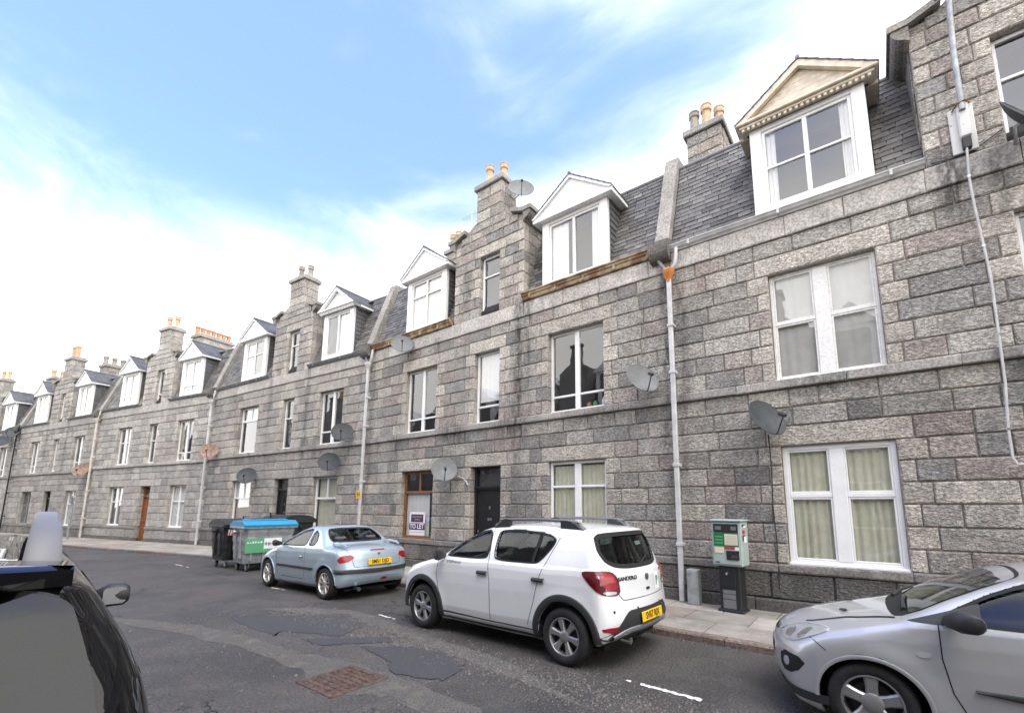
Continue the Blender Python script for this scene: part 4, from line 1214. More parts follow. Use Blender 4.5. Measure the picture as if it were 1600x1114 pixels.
# ------------------------------------------------------------------ houses across the street (seen in the window reflections)
simple('opp_granite', (.25, .24, .225), .9, vary=.25, vscale=1.2)
simple('opp_slate', (.07, .07, .073), .7, vary=.3, vscale=3)
simple('opp_glass', (.03, .035, .04), .1)
OPP = ['with red door', 'with blue door', 'with green door', 'with grey door', 'with black door', 'with brown door']
opp_door = [(.3, .03, .03), (.03, .06, .2), (.03, .12, .05), (.2, .2, .2), (.02, .02, .02), (.2, .08, .03)]
xo = 12.6
for i in range(6):
    x1 = xo; x0 = xo-10.4; xo = x0
    a = Vector((x0, at(NWALL, x0), 0)); b = Vector((x1, at(NWALL, x1), 0)); d = (b-a)
    L_ = d.length; d.normalize()
    t = thing('terraced_house', 'granite terraced house %s across the street, mirrored in upper windows' % OPP[i], 'house', b, math.atan2(-d.y, -d.x), 'terraced houses across the street')
    MB().box(0, L_, .0, 7.5, -.2, 6.9).build('wall', MATS['opp_granite'], t)
    m = MB(); m.prism_x([(.0, 6.9), (7.5, 6.9), (5, 10.2), (.9, 9.3)], .001, L_-.001); m.build('roof', MATS['opp_slate'], t)
    m = MB(); c = L_/2; m.prism([(c-1.28, 6.9), (c+1.28, 6.9), (c+1.28, 9.3), (c+.5, 9.8), (c-.5, 9.8), (c-1.28, 9.3)], -.01, 1.4); m.build('gable', MATS['opp_granite'], t)
    m = MB(); m.bbox(c-.5, c+.5, .05, .7, 9.78, 10.8, .02); m.bbox(c-.58, c+.58, -.02, .78, 10.8, 10.95, .02); s = m.build('chimney_stack', MATS['opp_granite'], t)
    for k in (-.2, .2): pot(s, c+k, .35, 10.94, .6, .12, 'pot_buff', 0)
    for k, (xa, xb) in enumerate(((1.85, 3.3), (4.8, 5.6), (7.1, 8.55))):
        for za, zb in ((.9, 2.8), (3.95, 5.85)):
            if k == 1 and za < 2: continue
            w = MB(); bars(w, xa, xb, za, zb, .08, -.03, .02); w.box((xa+xb)/2-.04, (xa+xb)/2+.04, -.028, .01, za+.08, zb-.08)
            o = w.build('window', MATS['white_upvc'], t); MB().box(xa+.08, xb-.08, -.02, .01, za+.08, zb-.08).build('pane', MATS['opp_glass'], o)
    simple('opp_door_%d' % i, opp_door[i], .4)
    MB().bbox(4.75, 5.65, -.04, .02, .1, 2.8, .01).build('door', MATS['opp_door_%d' % i], t)
    for xa in (1.7, 7.0):
        m = MB(); m.box(xa, xa+1.7, -.02, 1.0, 7.0, 8.85); m.prism([(xa-.15, 8.85), (xa+1.85, 8.85), (xa+.85, 9.7)], -.1, 1.6); o = m.build('dormer', MATS['white_upvc'], t)
        MB().box(xa+.25, xa+1.45, -.04, -.01, 7.2, 8.7).build('pane', MATS['opp_glass'], o)

# ------------------------------------------------------------------ things fixed to the fronts
def on_house(i, x, y, z):
    P = HOUSES[i]; d = Vector((P['d'][0], P['d'][1], 0)); n = Vector((-d.y, d.x, 0))
    p = Vector((P['o'][0], P['o'][1], 0)) + d*x + n*y; p.z = z
    return p
def downpipe(i, x, label, mat, hop='same', zt=6.62, w=.045, side=1, neck=True):
    o = on_house(i, x, 0, 0); P = HOUSES[i]
    t = thing('downpipe', label, 'downpipe', o, math.atan2(P['d'][1], P['d'][0]), 'rainwater downpipes between the houses')
    m = MB(); y = -.155
    m.bbox(-w, w, y-w*.8, y+w*.8, .1, 6.28, .012)
    m.build('pipe', MATS[mat], t)
    for z in (1.1, 2.55, 4.35, 5.3):
        MB().bbox(-w-.018, w+.018, y-w*.8-.012, -.04, z-.03, z+.03, .006).build('bracket', MATS[mat], t)
    h = MB(); h.lathe([(.05, 6.2), (.06, 6.26), (.11, 6.38), (.125, 6.44), (.125, 6.47), (.10, 6.47), (.0, 6.42)], 6, (0, y, 0)); h.build('hopper', MATS[mat if hop == 'same' else hop], t)
    if neck:
        n = MB(); n.tube([(.02, y, 6.42), (.14*side, y, 6.55), (.16*side, y, 6.66), (.16*side, y+.03, 6.9)], .038, 8); n.build('swan_neck', MATS[mat], t, smooth=True)
        n = MB(); n.tube([(-.03, y, 6.42), (-.12, y, 6.58), (-.20, y+.02, 6.72), (-.22, y+.05, 6.9)], .034, 8); n.build('swan_neck', MATS['lead'], t, smooth=True)
    return t
downpipe(0, .02, 'white downpipe with hopper head coloured as if lit orange beside the parking meter wall', 'gutter_white', 'hopper_lit_orange')
downpipe(1, .05, 'white downpipe carrying a small yellow H plate', 'gutter_white')
downpipe(2, .05, 'white downpipe behind the rusty dish nearest the bins', 'gutter_white')
downpipe(3, .05, 'cream downpipe left of the brown wooden door house', 'pipe_cream', 'pipe_cream')
downpipe(4, .02, 'dark downpipe at the far left below a grey dish', 'black_paint')

def dish(pos, n, dia, mat, label, wall_y=.3, arm=True, group='satellite dishes on the house fronts', wn=None):
    """pos: centre of the reflector; n: where it looks"""
    n = Vector(n).normalized()
    t = thing('satellite_dish', label, 'satellite dish', pos, 0, group)
    up_ = Vector((0, 0, 1)); u = up_.cross(n).normalized(); w = n.cross(u)
    def fr(a, b, c): return u*a + w*b + n*c
    m = MB(); V = []; F = []; nr, na = 6, 36
    rx, rz = dia/2, dia/2*1.06
    def ring(off, rev):
        o = len(V)
        V.append(fr(0, 0, off))
        for i in range(1, nr+1):
            r = i/nr
            for k in range(na):
                a = 2*math.pi*k/na; V.append(fr(rx*r*math.cos(a), rz*r*math.sin(a), off+.085*r*r*dia/.65))
        f = [(o, o+1+k, o+1+(k+1) % na) for k in range(na)]
        for i in range(nr-1):
            for k in range(na):
                a, b = o+1+i*na+k, o+1+i*na+(k+1) % na
                f.append((a, a+na, b+na, b))
        F.extend([q[::-1] for q in f] if rev else f)
        return o+1+(nr-1)*na
    e1 = ring(0, False); e2 = ring(-.012, True)
    for k in range(na): F.append((e1+k, e2+k, e2+(k+1) % na, e1+(k+1) % na))
    m.add(V, F); m.build('reflector', MATS[mat], t, smooth=True, angle=50)
    rim = MB(); rim.tube([fr(rx*1.01*math.cos(a), rz*1.01*math.sin(a), .083*dia/.65) for a in np.linspace(0, 2*math.pi, 37)], .007, 6, cap=False); rim.build('rim', MATS[mat], t, smooth=True)
    if arm:
        L_ = dia*.55
        a = MB(); a.tube([fr(0, -rz*.98, .06), fr(0, -rz*.98, .12), fr(0, -rz*.52, L_)], .011, 6); a.build('arm', MATS['black_plastic'], t)
        l = MB(); p = fr(0, -rz*.50, L_); q = fr(0, -rz*.30, L_*.86)
        l.tube([p+(p-q)*.5, p, q], [.03, .034, .03], 10); l.build('receiver', MATS['black_plastic'], t, smooth=True)
    wv = Vector(wn) if wn else Vector((0, 1, 0))
    b = MB(); b.tube([fr(0, -.03, -.01), fr(0, -.03, -.06), Vector((0, 0, -.12)) + wv*(wall_y*.6), Vector((0, 0, -.14)) + wv*wall_y], .02, 8); b.build('mount', MATS['steel'], t, smooth=True)
    return t
LOOK = (.70, -.52, .46)
def hd(i, x, z, dia, mat, label, y=-.32, look=LOOK):
    P = HOUSES[i]
    return dish(on_house(i, x, y, z), look, dia, mat, label, wall_y=abs(y), wn=(-P['d'][1], P['d'][0], 0))
hd(0, 1.60, 3.20, .66, 'dish_grey', 'grey satellite dish on cable above the parking meter')
hd(0, 5.00, 6.94, .66, 'dish_grey', 'dark satellite dish at right edge beside the high gable window', y=-.33)
hd(1, 9.77, 4.24, .66, 'dish_light', 'light grey satellite dish on the string course right of the wide first floor window')
hd(1, 2.05, 6.60, .64, 'dish_light', 'pale satellite dish under the dormer on the rusty gutter')
hd(1, 4.12, 2.70, .66, 'dish_light', 'grey satellite dish between the brown window and black door')
hd(2, 9.80, 4.16, .66, 'dish_grey', 'dark satellite dish overlapping a first floor window behind the bins')
hd(2, 9.20, 3.20, .66, 'dish_grey', 'dark satellite dish just above the window with vertical blinds')
hd(2, 4.05, 2.90, .66, 'dish_grey', 'dark satellite dish over the window above the black bin')
hd(2, .78, 4.08, .66, 'dish_rusty', 'rusty brown satellite dish beside the downpipe right of the pale house')
hd(4, 10.25, 3.62, .70, 'dish_rusty', 'rusty satellite dish left of the cream downpipe')
hd(4, -.08, 6.36, .80, 'dish_grey', 'grey satellite dish high at the far left eaves')
hd(4, -1.1, 5.9, .80, 'dish_grey', 'grey satellite dish cut by the left picture edge')
dish(on_house(1, 6.10, .36, 10.42), (.62, -.68, .40), .70, 'dish_light', 'white satellite dish on the side of a chimney stack', wall_y=.28, wn=(-1, 0, 0))

def cable(name, label, pts, r, mat, clips=None, cat='cable'):
    t = thing(name, label, cat, pts[0])
    o = Vector(pts[0])
    m = MB(); m.tube([Vector(p)-o for p in pts], r, 6); m.build('run', MATS[mat], t, smooth=True)
    if clips:
        for p in clips:
            p = Vector(p)-o; MB().bbox(p.x-.02, p.x+.02, p.y-.015, p.y+.03, p.z-.02, p.z+.02, .004).build('clip', MATS['steel'], t)
    return t
pts = [on_house(0, 1.60+s, -.035, z) for s, z in ((0, 3.0), (.01, 2.4), (-.012, 1.8), (.01, 1.2), (0, .9), (.0, .45))]
cable('dish_cable', 'black cable hanging down the wall from the grey dish to the plinth', pts, .010, 'cable_black')
pts = [on_house(0, s, -.10, z) for s, z in ((4.52, 7.06), (4.49, 6.5), (4.50, 6.01), (4.53, 5.4), (4.55, 4.91), (4.54, 4.1), (4.53, 3.43), (4.49, 2.8), (4.49, 2.42), (4.53, 2.33), (4.75, 2.33))]
cable('conduit', 'thin grey conduit running down the wall at right from the white box', pts, .016, 'gutter_white', [pts[1], pts[3], pts[5], pts[7]], 'conduit')
pts = [on_house(0, s, -.03, z) for s, z in ((4.12, 6.93), (4.35, 6.90), (4.55, 6.91), (4.75, 7.0), (4.92, 7.1))]
cable('dish_cable', 'short slack cable between gutter end and the dish at right edge', pts, .008, 'cable_black')
pts = [on_house(1, s, -.05, z) for s, z in ((4.25, 2.55), (4.4, 2.56), (4.55, 2.52), (4.68, 2.42), (4.76, 2.32))]
cable('dish_cable', 'pale cable looping from the dish to the black door frame', pts, .012, 'gutter_white')
# lamp bracket box on the near house
t = thing('lamp_bracket', 'rusty white metal box with tall grey pole fixed to the gable wall', 'lamp bracket', on_house(0, 4.52, 0, 6.92))
M_ = Mat('rusty_white'); v = M_.pos()
M_.col(M_.mixc(M_.rng(M_.noise(v, 9, 5, .65), .60, .66), (.60, .60, .58), (.24, .09, .03))); M_.b.inputs['Roughness'].default_value = .5; MATS['rusty_white'] = M_.m
m = MB(); m.bbox(-.15, .13, -.055, -.015, .0, .74, .01); m.bbox(-.06, .07, -.13, -.05, .20, .76, .02); m.build('back_plate', MATS['rusty_white'], t)
m = MB(); m.bbox(-.045, .055, -.12, -.05, .02, .20, .01); m.build('cable_opening', MATS['sign_black'], t)
m = MB(); m.tube([(.0, -.14, .62), (.0, -.15, 1.5), (.02, -.17, 2.2), (.06, -.22, 3.1), (.08, -.6, 3.5)], .038, 10); m.build('pole', MATS['galvanised'], t, smooth=True)
m = MB(); m.tube([(-.10, -.06, .70), (-.04, -.17, .73), (.03, -.18, .74), (.10, -.06, .75)], .010, 6); m.build('clamp', MATS['rust'], t)
m = MB(); m.tube([(-.12, -.175, 2.62), (.0, -.22, 2.60), (.12, -.17, 2.60)], [.045, .06, .04], 10); m.build('clamp_collar', MATS['galvanised'], t, smooth=True)

# hydrant plate
t = thing('hydrant_sign', 'small yellow plate with black H on the white downpipe', 'sign', on_house(1, .05, -.22, 2.14), math.atan2(0, 1))
MB().bbox(-.11, .11, -.008, .008, -.13, .13, .006).build('plate', MATS['sign_yellow'], t)
m = MB(); m.box(-.065, -.037, -.011, -.007, -.085, .085); m.box(.037, .065, -.011, -.007, -.085, .085); m.box(-.037, .037, -.011, -.007, -.014, .014)
m.build('letter', MATS['sign_black'], t)

# letting board in the brown window
t = thing('letting_board', 'white and purple TO LET board behind the brown framed window', 'sign', on_house(1, 2.52, .155, .98))
MB().bbox(-.34, .34, -.006, .006, -.04, .62, .004).build('board', MATS['sign_white'], t)
MB().box(-.27, .27, -.010, -.0062, .34, .56).build('upper_panel', MATS['sign_purple'], t)
MB().box(-.34, .34, -.010, -.0062, .12, .31).build('lower_panel', MATS['sign_purple'], t)
o = text_mesh('TO LET', .19, MATS['sign_white'], 'lettering', t, .001, .004); o.rotation_euler = (R(90), 0, 0); o.location = (0, -.012, .215)
for zz, s in ((.49, .40), (.41, .22)): MB().box(-s/2, s/2, -.0115, -.0102, zz-.016, zz+.016).build('small_print', MATS['pot_grey'], t)
for s in (-1, 1): MB().box(-.32, .32, -.0075, -.0062, .06-.008, .06+.004).build('small_print', MATS['pot_grey'], t) if s > 0 else None

# clutter on the window ledge
for dx, h, r, mt, lb in ((.72, .20, .05, 'sign_white', 'white bottle on the ledge of the wide first floor window'), (.50, .14, .055, 'sign_green', 'green pot on the ledge of the wide first floor window'), (.34, .13, .06, 'pot_red', 'orange pot on the ledge of the wide first floor window')):
    o = MB().lathe([(r*.9, 0), (r, h*.1), (r, h*.7), (r*.5, h*.85), (r*.45, h), (0, h)], 12).build('ornament', MATS[mt], None, smooth=True, loc=on_house(1, 7.9+dx, .28, 3.99)); o['label'] = lb; o['category'] = 'ornament'
# aerials
def aerial(pos, label, h=1.1, flip=1):
    t = thing('tv_aerial', label, 'aerial', pos)
    MB().tube([(0, 0, 0), (0, 0, h)], .012, 6).build('mast', MATS['steel'], t)
    MB().tube([(-.55*flip, .05, h-.08), (.25*flip, -.02, h-.12)], .009, 6).build('boom', MATS['steel'], t)
    for k in range(9):
        x = (-.52+k*.085)*flip
        MB().tube([(x, .05-.08, h-.09), (x, .05+.14, h-.09)], .004, 4).build('element', MATS['steel'], t)
aerial(on_house(1, 2.3, 2.2, 11.4), 'television aerial above the buff pots left of the dished chimney', 1.0)
aerial(on_house(2, 5.2, .3, 10.95), 'television aerial left of the grey pots chimney behind the bins', .5)
aerial(on_house(3, 6.3, .35, 10.9), 'television aerial right of the chimney on the pale house', .7, -1)
aerial(on_house(4, 4.6, .35, 10.6), 'television aerial left of the chimney on the distant house', .8)
aerial(on_house(4, 1.2, 1.0, 9.6), 'tall thin aerial at far left above the farthest roofs', 3.4)

# ------------------------------------------------------------------ street furniture
t = thing('parking_meter', 'green grey pay and display parking machine on black pedestal by the wall', 'parking meter', (-2.07, 8.12, .10), R(-6))
m = MB(); m.bbox(-.17, .17, -.13, .13, 0, .72, .012); m.build('pedestal', MATS['meter_dark'], t)
m = MB(); m.bbox(-.205, .205, -.15, .15, .0, .035, .008); m.build('base_plate', MATS['meter_dark'], t)
m = MB(); m.bbox(-.135, .10, -.138, -.128, .38, .67, .006); m.build('pedestal_door', MATS['meter_dark'], t)
m = MB(); m.lathe([(.0, -.165), (.022, -.16), (.026, -.145), (.026, -.13)], 12, (-.03, 0, .60), 'y'); m.build('lock', MATS['chrome'], t, smooth=True)
for za, zb in ((.05, .19), (.20, .27), (.28, .34)):
    MB().bbox(-.115, .09, -.137, -.128, za, zb, .003).build('notice', MATS['dish_light'], t)
c = MB(); c.bbox(-.245, .245, -.17, .15, .72, 1.44, .018); c = c.build('cabinet', MATS['meter_grey'], t)
MB().bbox(-.26, .26, -.20, .16, 1.435, 1.47, .012).build('cabinet_top', MATS['meter_grey'], t)
f = MB(); f.bbox(-.215, .215, -.182, -.168, .75, 1.41, .008); f.build('front_door', MATS['meter_grey'], t)
def pan(x0, x1, z0, z1, mat, name='panel', y=-.1835, d=.004): MB().box(x0, x1, y-d, y+.004, z0, z1).build(name, MATS[mat], t)
pan(-.20, .20, 1.26, 1.40, 'meter_dark', 'display_panel'); pan(-.20, .20, 1.04, 1.255, 'meter_green', 'tariff_panel')
pan(-.02, .19, 1.06, 1.235, 'meter_cream', 'notice', d=.008); pan(-.17, -.07, 1.30, 1.36, 'dish_light', 'coin_slot', d=.009); pan(.09, .17, 1.30, 1.36, 'dish_light', 'card_slot', d=.009)
pan(-.05, .06, 1.28, 1.38, 'black_rubber', 'keypad', d=.010)
pan(-.19, -.04, .93, 1.02, 'meter_cream', 'sticker'); pan(-.03, .13, 1.0, 1.03, 'sign_red', 'sticker'); pan(.14, .20, .98, 1.03, 'sign_white', 'sticker')
pan(.0, .20, .83, .97, 'meter_dark', 'ticket_tray', d=.012); pan(.08, .18, .855, .905, 'dish_grey', 'tray_flap', d=.015)
for k in range(6): pan(.0, .17, 1.08+k*.024, 1.085+k*.024, 'meter_grey', 'print_line', d=.0095)
for k in range(3): pan(-.18, -.05, 1.08+k*.05, 1.10+k*.05, 'sign_green', 'print_line', d=.006)
pan(-.19, -.12, .775, .79, 'meter_dark', 'maker_plate')
for za, zb, mt in ((1.34, 1.37, 'sign_white'), (1.36, 1.39, 'meter_dark'), (1.24, 1.30, 'sign_red'), (1.13, 1.22, 'meter_dark'), (1.10, 1.20, 'sign_white')):
    ya = -.12 if mt != 'sign_white' else -.06
    MB().box(.244, .2475 if mt != 'sign_white' else .249, ya, ya+.12, za, zb).build('side_sticker', MATS[mt], t)
t = thing('utility_box', 'small galvanised metal box standing at the wall foot beside the white downpipe', 'utility box', (-2.76, 8.28, .09), 0)
m = MB(); m.bbox(-.10, .10, -.09, .09, 0, .60, .01); m.build('case', MATS['galvanised'], t)
MB().bbox(-.085, .085, -.097, -.088, .03, .57, .004).build('cover', MATS['galvanised'], t)
MB().lathe([(0, -.104), (.012, -.102), (.014, -.095)], 10, (-.05, 0, .52), 'y').build('lock', MATS['steel'], t)
t = thing('sign_post', 'plain grey metal post on the pavement before the distant houses', 'post', (-33.0, 4.75, .1))
MB().tube([(0, 0, 0), (0, 0, 2.05)], .05, 12).build('post', MATS['galvanised'], t, smooth=True)
MB().bbox(-.17, .17, -.07, -.05, 1.75, 2.15, .01).build('sign_plate', MATS['dish_light'], t)

def bin_(loc, rz, kind, label, name='wheeled_bin'):
    """four-wheeled container; length along x (1.36), depth along y (1.0)"""
    t = thing(name, label, 'bin', loc, rz, 'four wheeled refuse containers')
    metal = kind == 'metal'
    bm_ = 'galvanised' if metal else 'bin_black'
    w0, w1, d0, d1, z0, z1 = .58, .66, .40, .50, .22, 1.18
    m = MB()
    def sect(f):
        return w0+(w1-w0)*f, d0+(d1-d0)*f, z0+(z1-z0)*f
    n = 8; prev = None; ring = []
    for i in range(n+1):
        f = i/n; a, b, z = sect(f)
        e = .012 if i % 2 else 0
        c = .06
        ring.append([(a-c, -b-e, z), (a+e, -b+c, z), (a+e, b-c, z), (a-c, b+e, z), (-a+c, b+e, z), (-a-e, b-c, z), (-a-e, -b+c, z), (-a+c, -b-e, z)])
    V = [p for r in ring for p in r]; F = [tuple(range(7, -1, -1))]
    for i in range(n):
        for k in range(8): F.append((i*8+k, i*8+(k+1) % 8, (i+1)*8+(k+1) % 8, (i+1)*8+k))
    m.add(V, F); m.bbox(-.70, .70, -.55, -.48, 1.15, 1.21, .012); m.bbox(-.70, .70, .48, .55, 1.15, 1.21, .012); m.bbox(.64, .71, -.478, .478, 1.15, 1.21, .012); m.bbox(-.71, -.64, -.478, .478, 1.15, 1.21, .012)
    m.build('body', MATS[bm_], t)
    for k in (-.45, -.15, .15, .45):
        MB().bbox(k-.02, k+.02, -.47, -.43, .28, 1.1, .008).build('rib', MATS[bm_], t)
    for s in (-1, 1):
        for k in (-.22, .12): MB().bbox(min(s*.60, s*.67), max(s*.60, s*.67), k-.03, k+.03, .35, 1.05, .01).build('rib', MATS[bm_], t)
        m = MB(); m.lathe([(.0, -.06), (.05, -.06), (.055, 0), (.05, .08), (0, .08)], 12, (s*.72, 0, 1.06), 'x'); m.build('lifting_peg', MATS['steel' if metal else 'bin_black'], t, smooth=True)
    # lid, domed
    lid = MB(); ny = 10; xs_ = [-.70, -.66, .66, .70]
    prof = [(-.56, 1.20), (-.57, 1.24), (-.40, 1.34), (-.2, 1.385), (0, 1.40), (.2, 1.385), (.40, 1.34), (.57, 1.24), (.56, 1.20)]
    if metal: prof = [(-.56, 1.20), (-.57, 1.25), (-.45, 1.30), (-.36, 1.36), (.36, 1.36), (.45, 1.30), (.57, 1.25), (.56, 1.20)]
    lid.prism_x([(-p[0], p[1]) for p in prof], -.70, .70)
    lo = lid.build('lid', MATS['bin_blue' if metal else 'bin_black'], t); recalc(lo)
    if metal:
        MB().bbox(-.50, .50, -.30, .30, 1.355, 1.40, .02).build('lid_hatch_rim', MATS['bin_blue'], lo)
        MB().bbox(-.40, .40, -.22, .22, 1.38, 1.4035, .003).build('lid_opening', MATS['sign_black'], lo)
        MB().box(-.33, .30, -.492, -.478, .55, .88).build('bin_label', MATS['sign_white'], t)
        MB().box(-.62, -.16, -.494, -.483, .50, .88).build('bin_label', MATS['sign_green'], t)
        MB().box(-.155, .30, -.495, -.483, .50, .60).build('bin_label', MATS['sign_green'], t)
        # worn illegible print on the label
        r3 = random.Random(5); m = MB()
        for k in range(14):
            x = -.14+k*.031; hh = r3.uniform(.03, .10); m.box(x, x+r3.uniform(.010, .022), -.4965, -.4935, .73-hh/2+r3.uniform(-.02, .02), .73+hh/2)
        m.build('worn_print', MATS['sign_black'], t, kind='stuff')
        m = MB()
        for k in range(6):
            x = -.58+k*.065; m.box(x, x+r3.uniform(.03, .05), -.4965, -.4935, .76, .76+r3.uniform(.03, .07))
        m.build('worn_print', MATS['sign_white'], t, kind='stuff')
    else:
        m = MB(); m.tube([(-.20, -.45, 1.30), (-.20, -.48, 1.46), (.20, -.48, 1.46), (.20, -.45, 1.30)], .022, 6); m.build('lid_handle', MATS['bin_black'], lo)
    if not metal:
        for xa in (-.56, .30):
            st = MB(); st.box(xa, xa+.26, -.505, -.478, .93, 1.10); s_ = st.build('hazard_sticker', MATS['sign_white'], t)
            for k in range(4):
                x_ = xa+.01+k*.065; q = MB()
                q.add([(x_, -.5065, .932), (x_+.032, -.5065, .932), (x_+.058, -.5065, 1.098), (x_+.026, -.5065, 1.098)], [(0, 1, 2, 3)]); q.build('stripe', MATS['sign_red'], s_)
    for sx in (-1, 1):
        for sy in (-1, 1):
            w = MB(); w.lathe([(.0, -.022), (.06, -.024), (.085, -.02), (.09, 0), (.085, .02), (.06, .024), (0, .022)], 18, (sx*.48, sy*.33, .09), 'x')
            o = w.build('wheel', MATS['black_rubber'], t, smooth=True)
            MB().lathe([(0, -.027), (.055, -.026), (.055, .026), (0, .027)], 14, (sx*.48, sy*.33, .09), 'x').build('hub', MATS['galvanised'], o)
            f = MB(); f.bbox(sx*.48-.045, sx*.48-.03, sy*.33-.03, sy*.33+.03, .08, .235, .004); f.bbox(sx*.48+.03, sx*.48+.045, sy*.33-.03, sy*.33+.03, .08, .235, .004); f.build('fork', MATS['galvanised'], o)
    return t
bin_((-14.40, 6.06, 0), R(88), 'metal', 'grey metal recycling bin with bright blue lid and green label')
bin_((-15.72, 6.00, 0), R(91), 'black', 'black plastic bin at the left of the blue lidded one')
bin_((-15.5, 7.22, .096), R(2), 'black', 'black bin on the pavement mostly hidden behind the blue lidded bin')
# ------------------------------------------------------------------ cars
def paint_mat(name, col, dust=.05, rough=.35, coat=1.0, metal=0.0, spec=.5):
    M_ = Mat(name)
    M_.b.inputs['Base Color'].default_value = tuple(col)+(1,)
    M_.b.inputs['Metallic'].default_value = metal
    M_.b.inputs['Roughness'].default_value = rough
    M_.b.inputs['Specular IOR Level'].default_value = spec
    M_.b.inputs['Coat Weight'].default_value = coat
    M_.b.inputs['Coat Roughness'].default_value = .035
    # road dust on the lower panels
    v = M_.pos()
    d = M_.rng(M_.noise(v, 5, 5, .6), .50, .8, 0, dust)
    M_.col(M_.mixc(d, col, (.17, .155, .135)))
    MATS[name] = M_.m
paint_mat('paint_white', (.74, .75, .75))
paint_mat('paint_blue', (.38, .47, .53), metal=.4, rough=.38)
paint_mat('paint_silver', (.47, .48, .485), metal=.4, rough=.38)
paint_mat('paint_black', (.005, .005, .006), rough=.03, spec=.45, dust=.004, coat=0.0)
simple('car_interior', (.03, .03, .032), .8)
simple('seat_cloth', (.075, .075, .08), .9)
simple('tyre', (.016, .016, .017), .82, vary=.3, vscale=12)
simple('alloy', (.36, .36, .365), .38, metal=.7, vary=.12, vscale=15)
simple('alloy_light', (.62, .60, .56), .35, metal=.7, vary=.12, vscale=15)
simple('disc_dark', (.03, .03, .03), .6, metal=.4)
simple('cladding', (.028, .029, .030), .6)
simple('gap_black', (.006, .006, .006), .8)
simple('silver_trim', (.36, .37, .38), .4, metal=.4)
simple('rail_grey', (.15, .15, .155), .55, metal=.1)
M_ = Mat('red_lens'); M_.b.inputs['Base Color'].default_value = (.30, .006, .012, 1); M_.b.inputs['Roughness'].default_value = .25; M_.b.inputs['Coat Weight'].default_value = .5
v = M_.pos((1, 1, 1)); M_.bump(M_.noise(v, 55, 2), .004, .5); MATS['red_lens'] = M_.m
simple('dark_lens', (.10, .006, .010), .12, coat=1)
simple('clear_lens', (.55, .56, .57), .1, coat=1, metal=.3)
simple('lamp_bowl', (.70, .70, .71), .12, metal=.9)
make_glass('lamp_glass', (.92, .93, .93), 1.45, 1.0)

def poly_sdf(P, X, Y):
    """signed distance to polygon P at arrays X,Y"""
    d = np.full(X.shape, 1e9); s = np.zeros(X.shape, bool)
    n = len(P)
    for i in range(n):
        ax, ay = P[i]; bx, by = P[(i+1) % n]
        ex, ey = bx-ax, by-ay
        wx, wy = X-ax, Y-ay
        t = np.clip((wx*ex+wy*ey)/(ex*ex+ey*ey+1e-12), 0, 1)
        d = np.minimum(d, (wx-ex*t)**2+(wy-ey*t)**2)
        c = ((ay > Y) != (by > Y)) & (X < (bx-ax)*(Y-ay)/(by-ay+1e-12)+ax)
        s ^= c
    d = np.sqrt(d)
    return np.where(s, -d, d)
def chaikin(P, n=2, closed=True):
    for _ in range(n):
        Q = []
        m = len(P)
        for i in range(m if closed else m-1):
            a, b = P[i], P[(i+1) % m]
            Q += [(a[0]*.75+b[0]*.25, a[1]*.75+b[1]*.25), (a[0]*.25+b[0]*.75, a[1]*.25+b[1]*.75)]
        if not closed: Q = [P[0]]+Q+[P[-1]]
        P = Q
    return P
def rc(P, r=.055):
    Q = []; n = len(P)
    for i in range(n):
        p, a, b = np.array(P[i], float), np.array(P[i-1], float), np.array(P[(i+1) % n], float)
        for q in (a, b):
            l = np.linalg.norm(q-p); Q.append(tuple(p+(q-p)*min(r/max(l, 1e-6), .42)))
    return Q
def smax(a, b, k):
    h = np.maximum(k-np.abs(a-b), 0)/k
    return np.maximum(a, b)+h*h*k*.25
def sstep(x, a, b):
    t = np.clip((x-a)/(b-a), 0, 1); return t*t*(3-2*t)

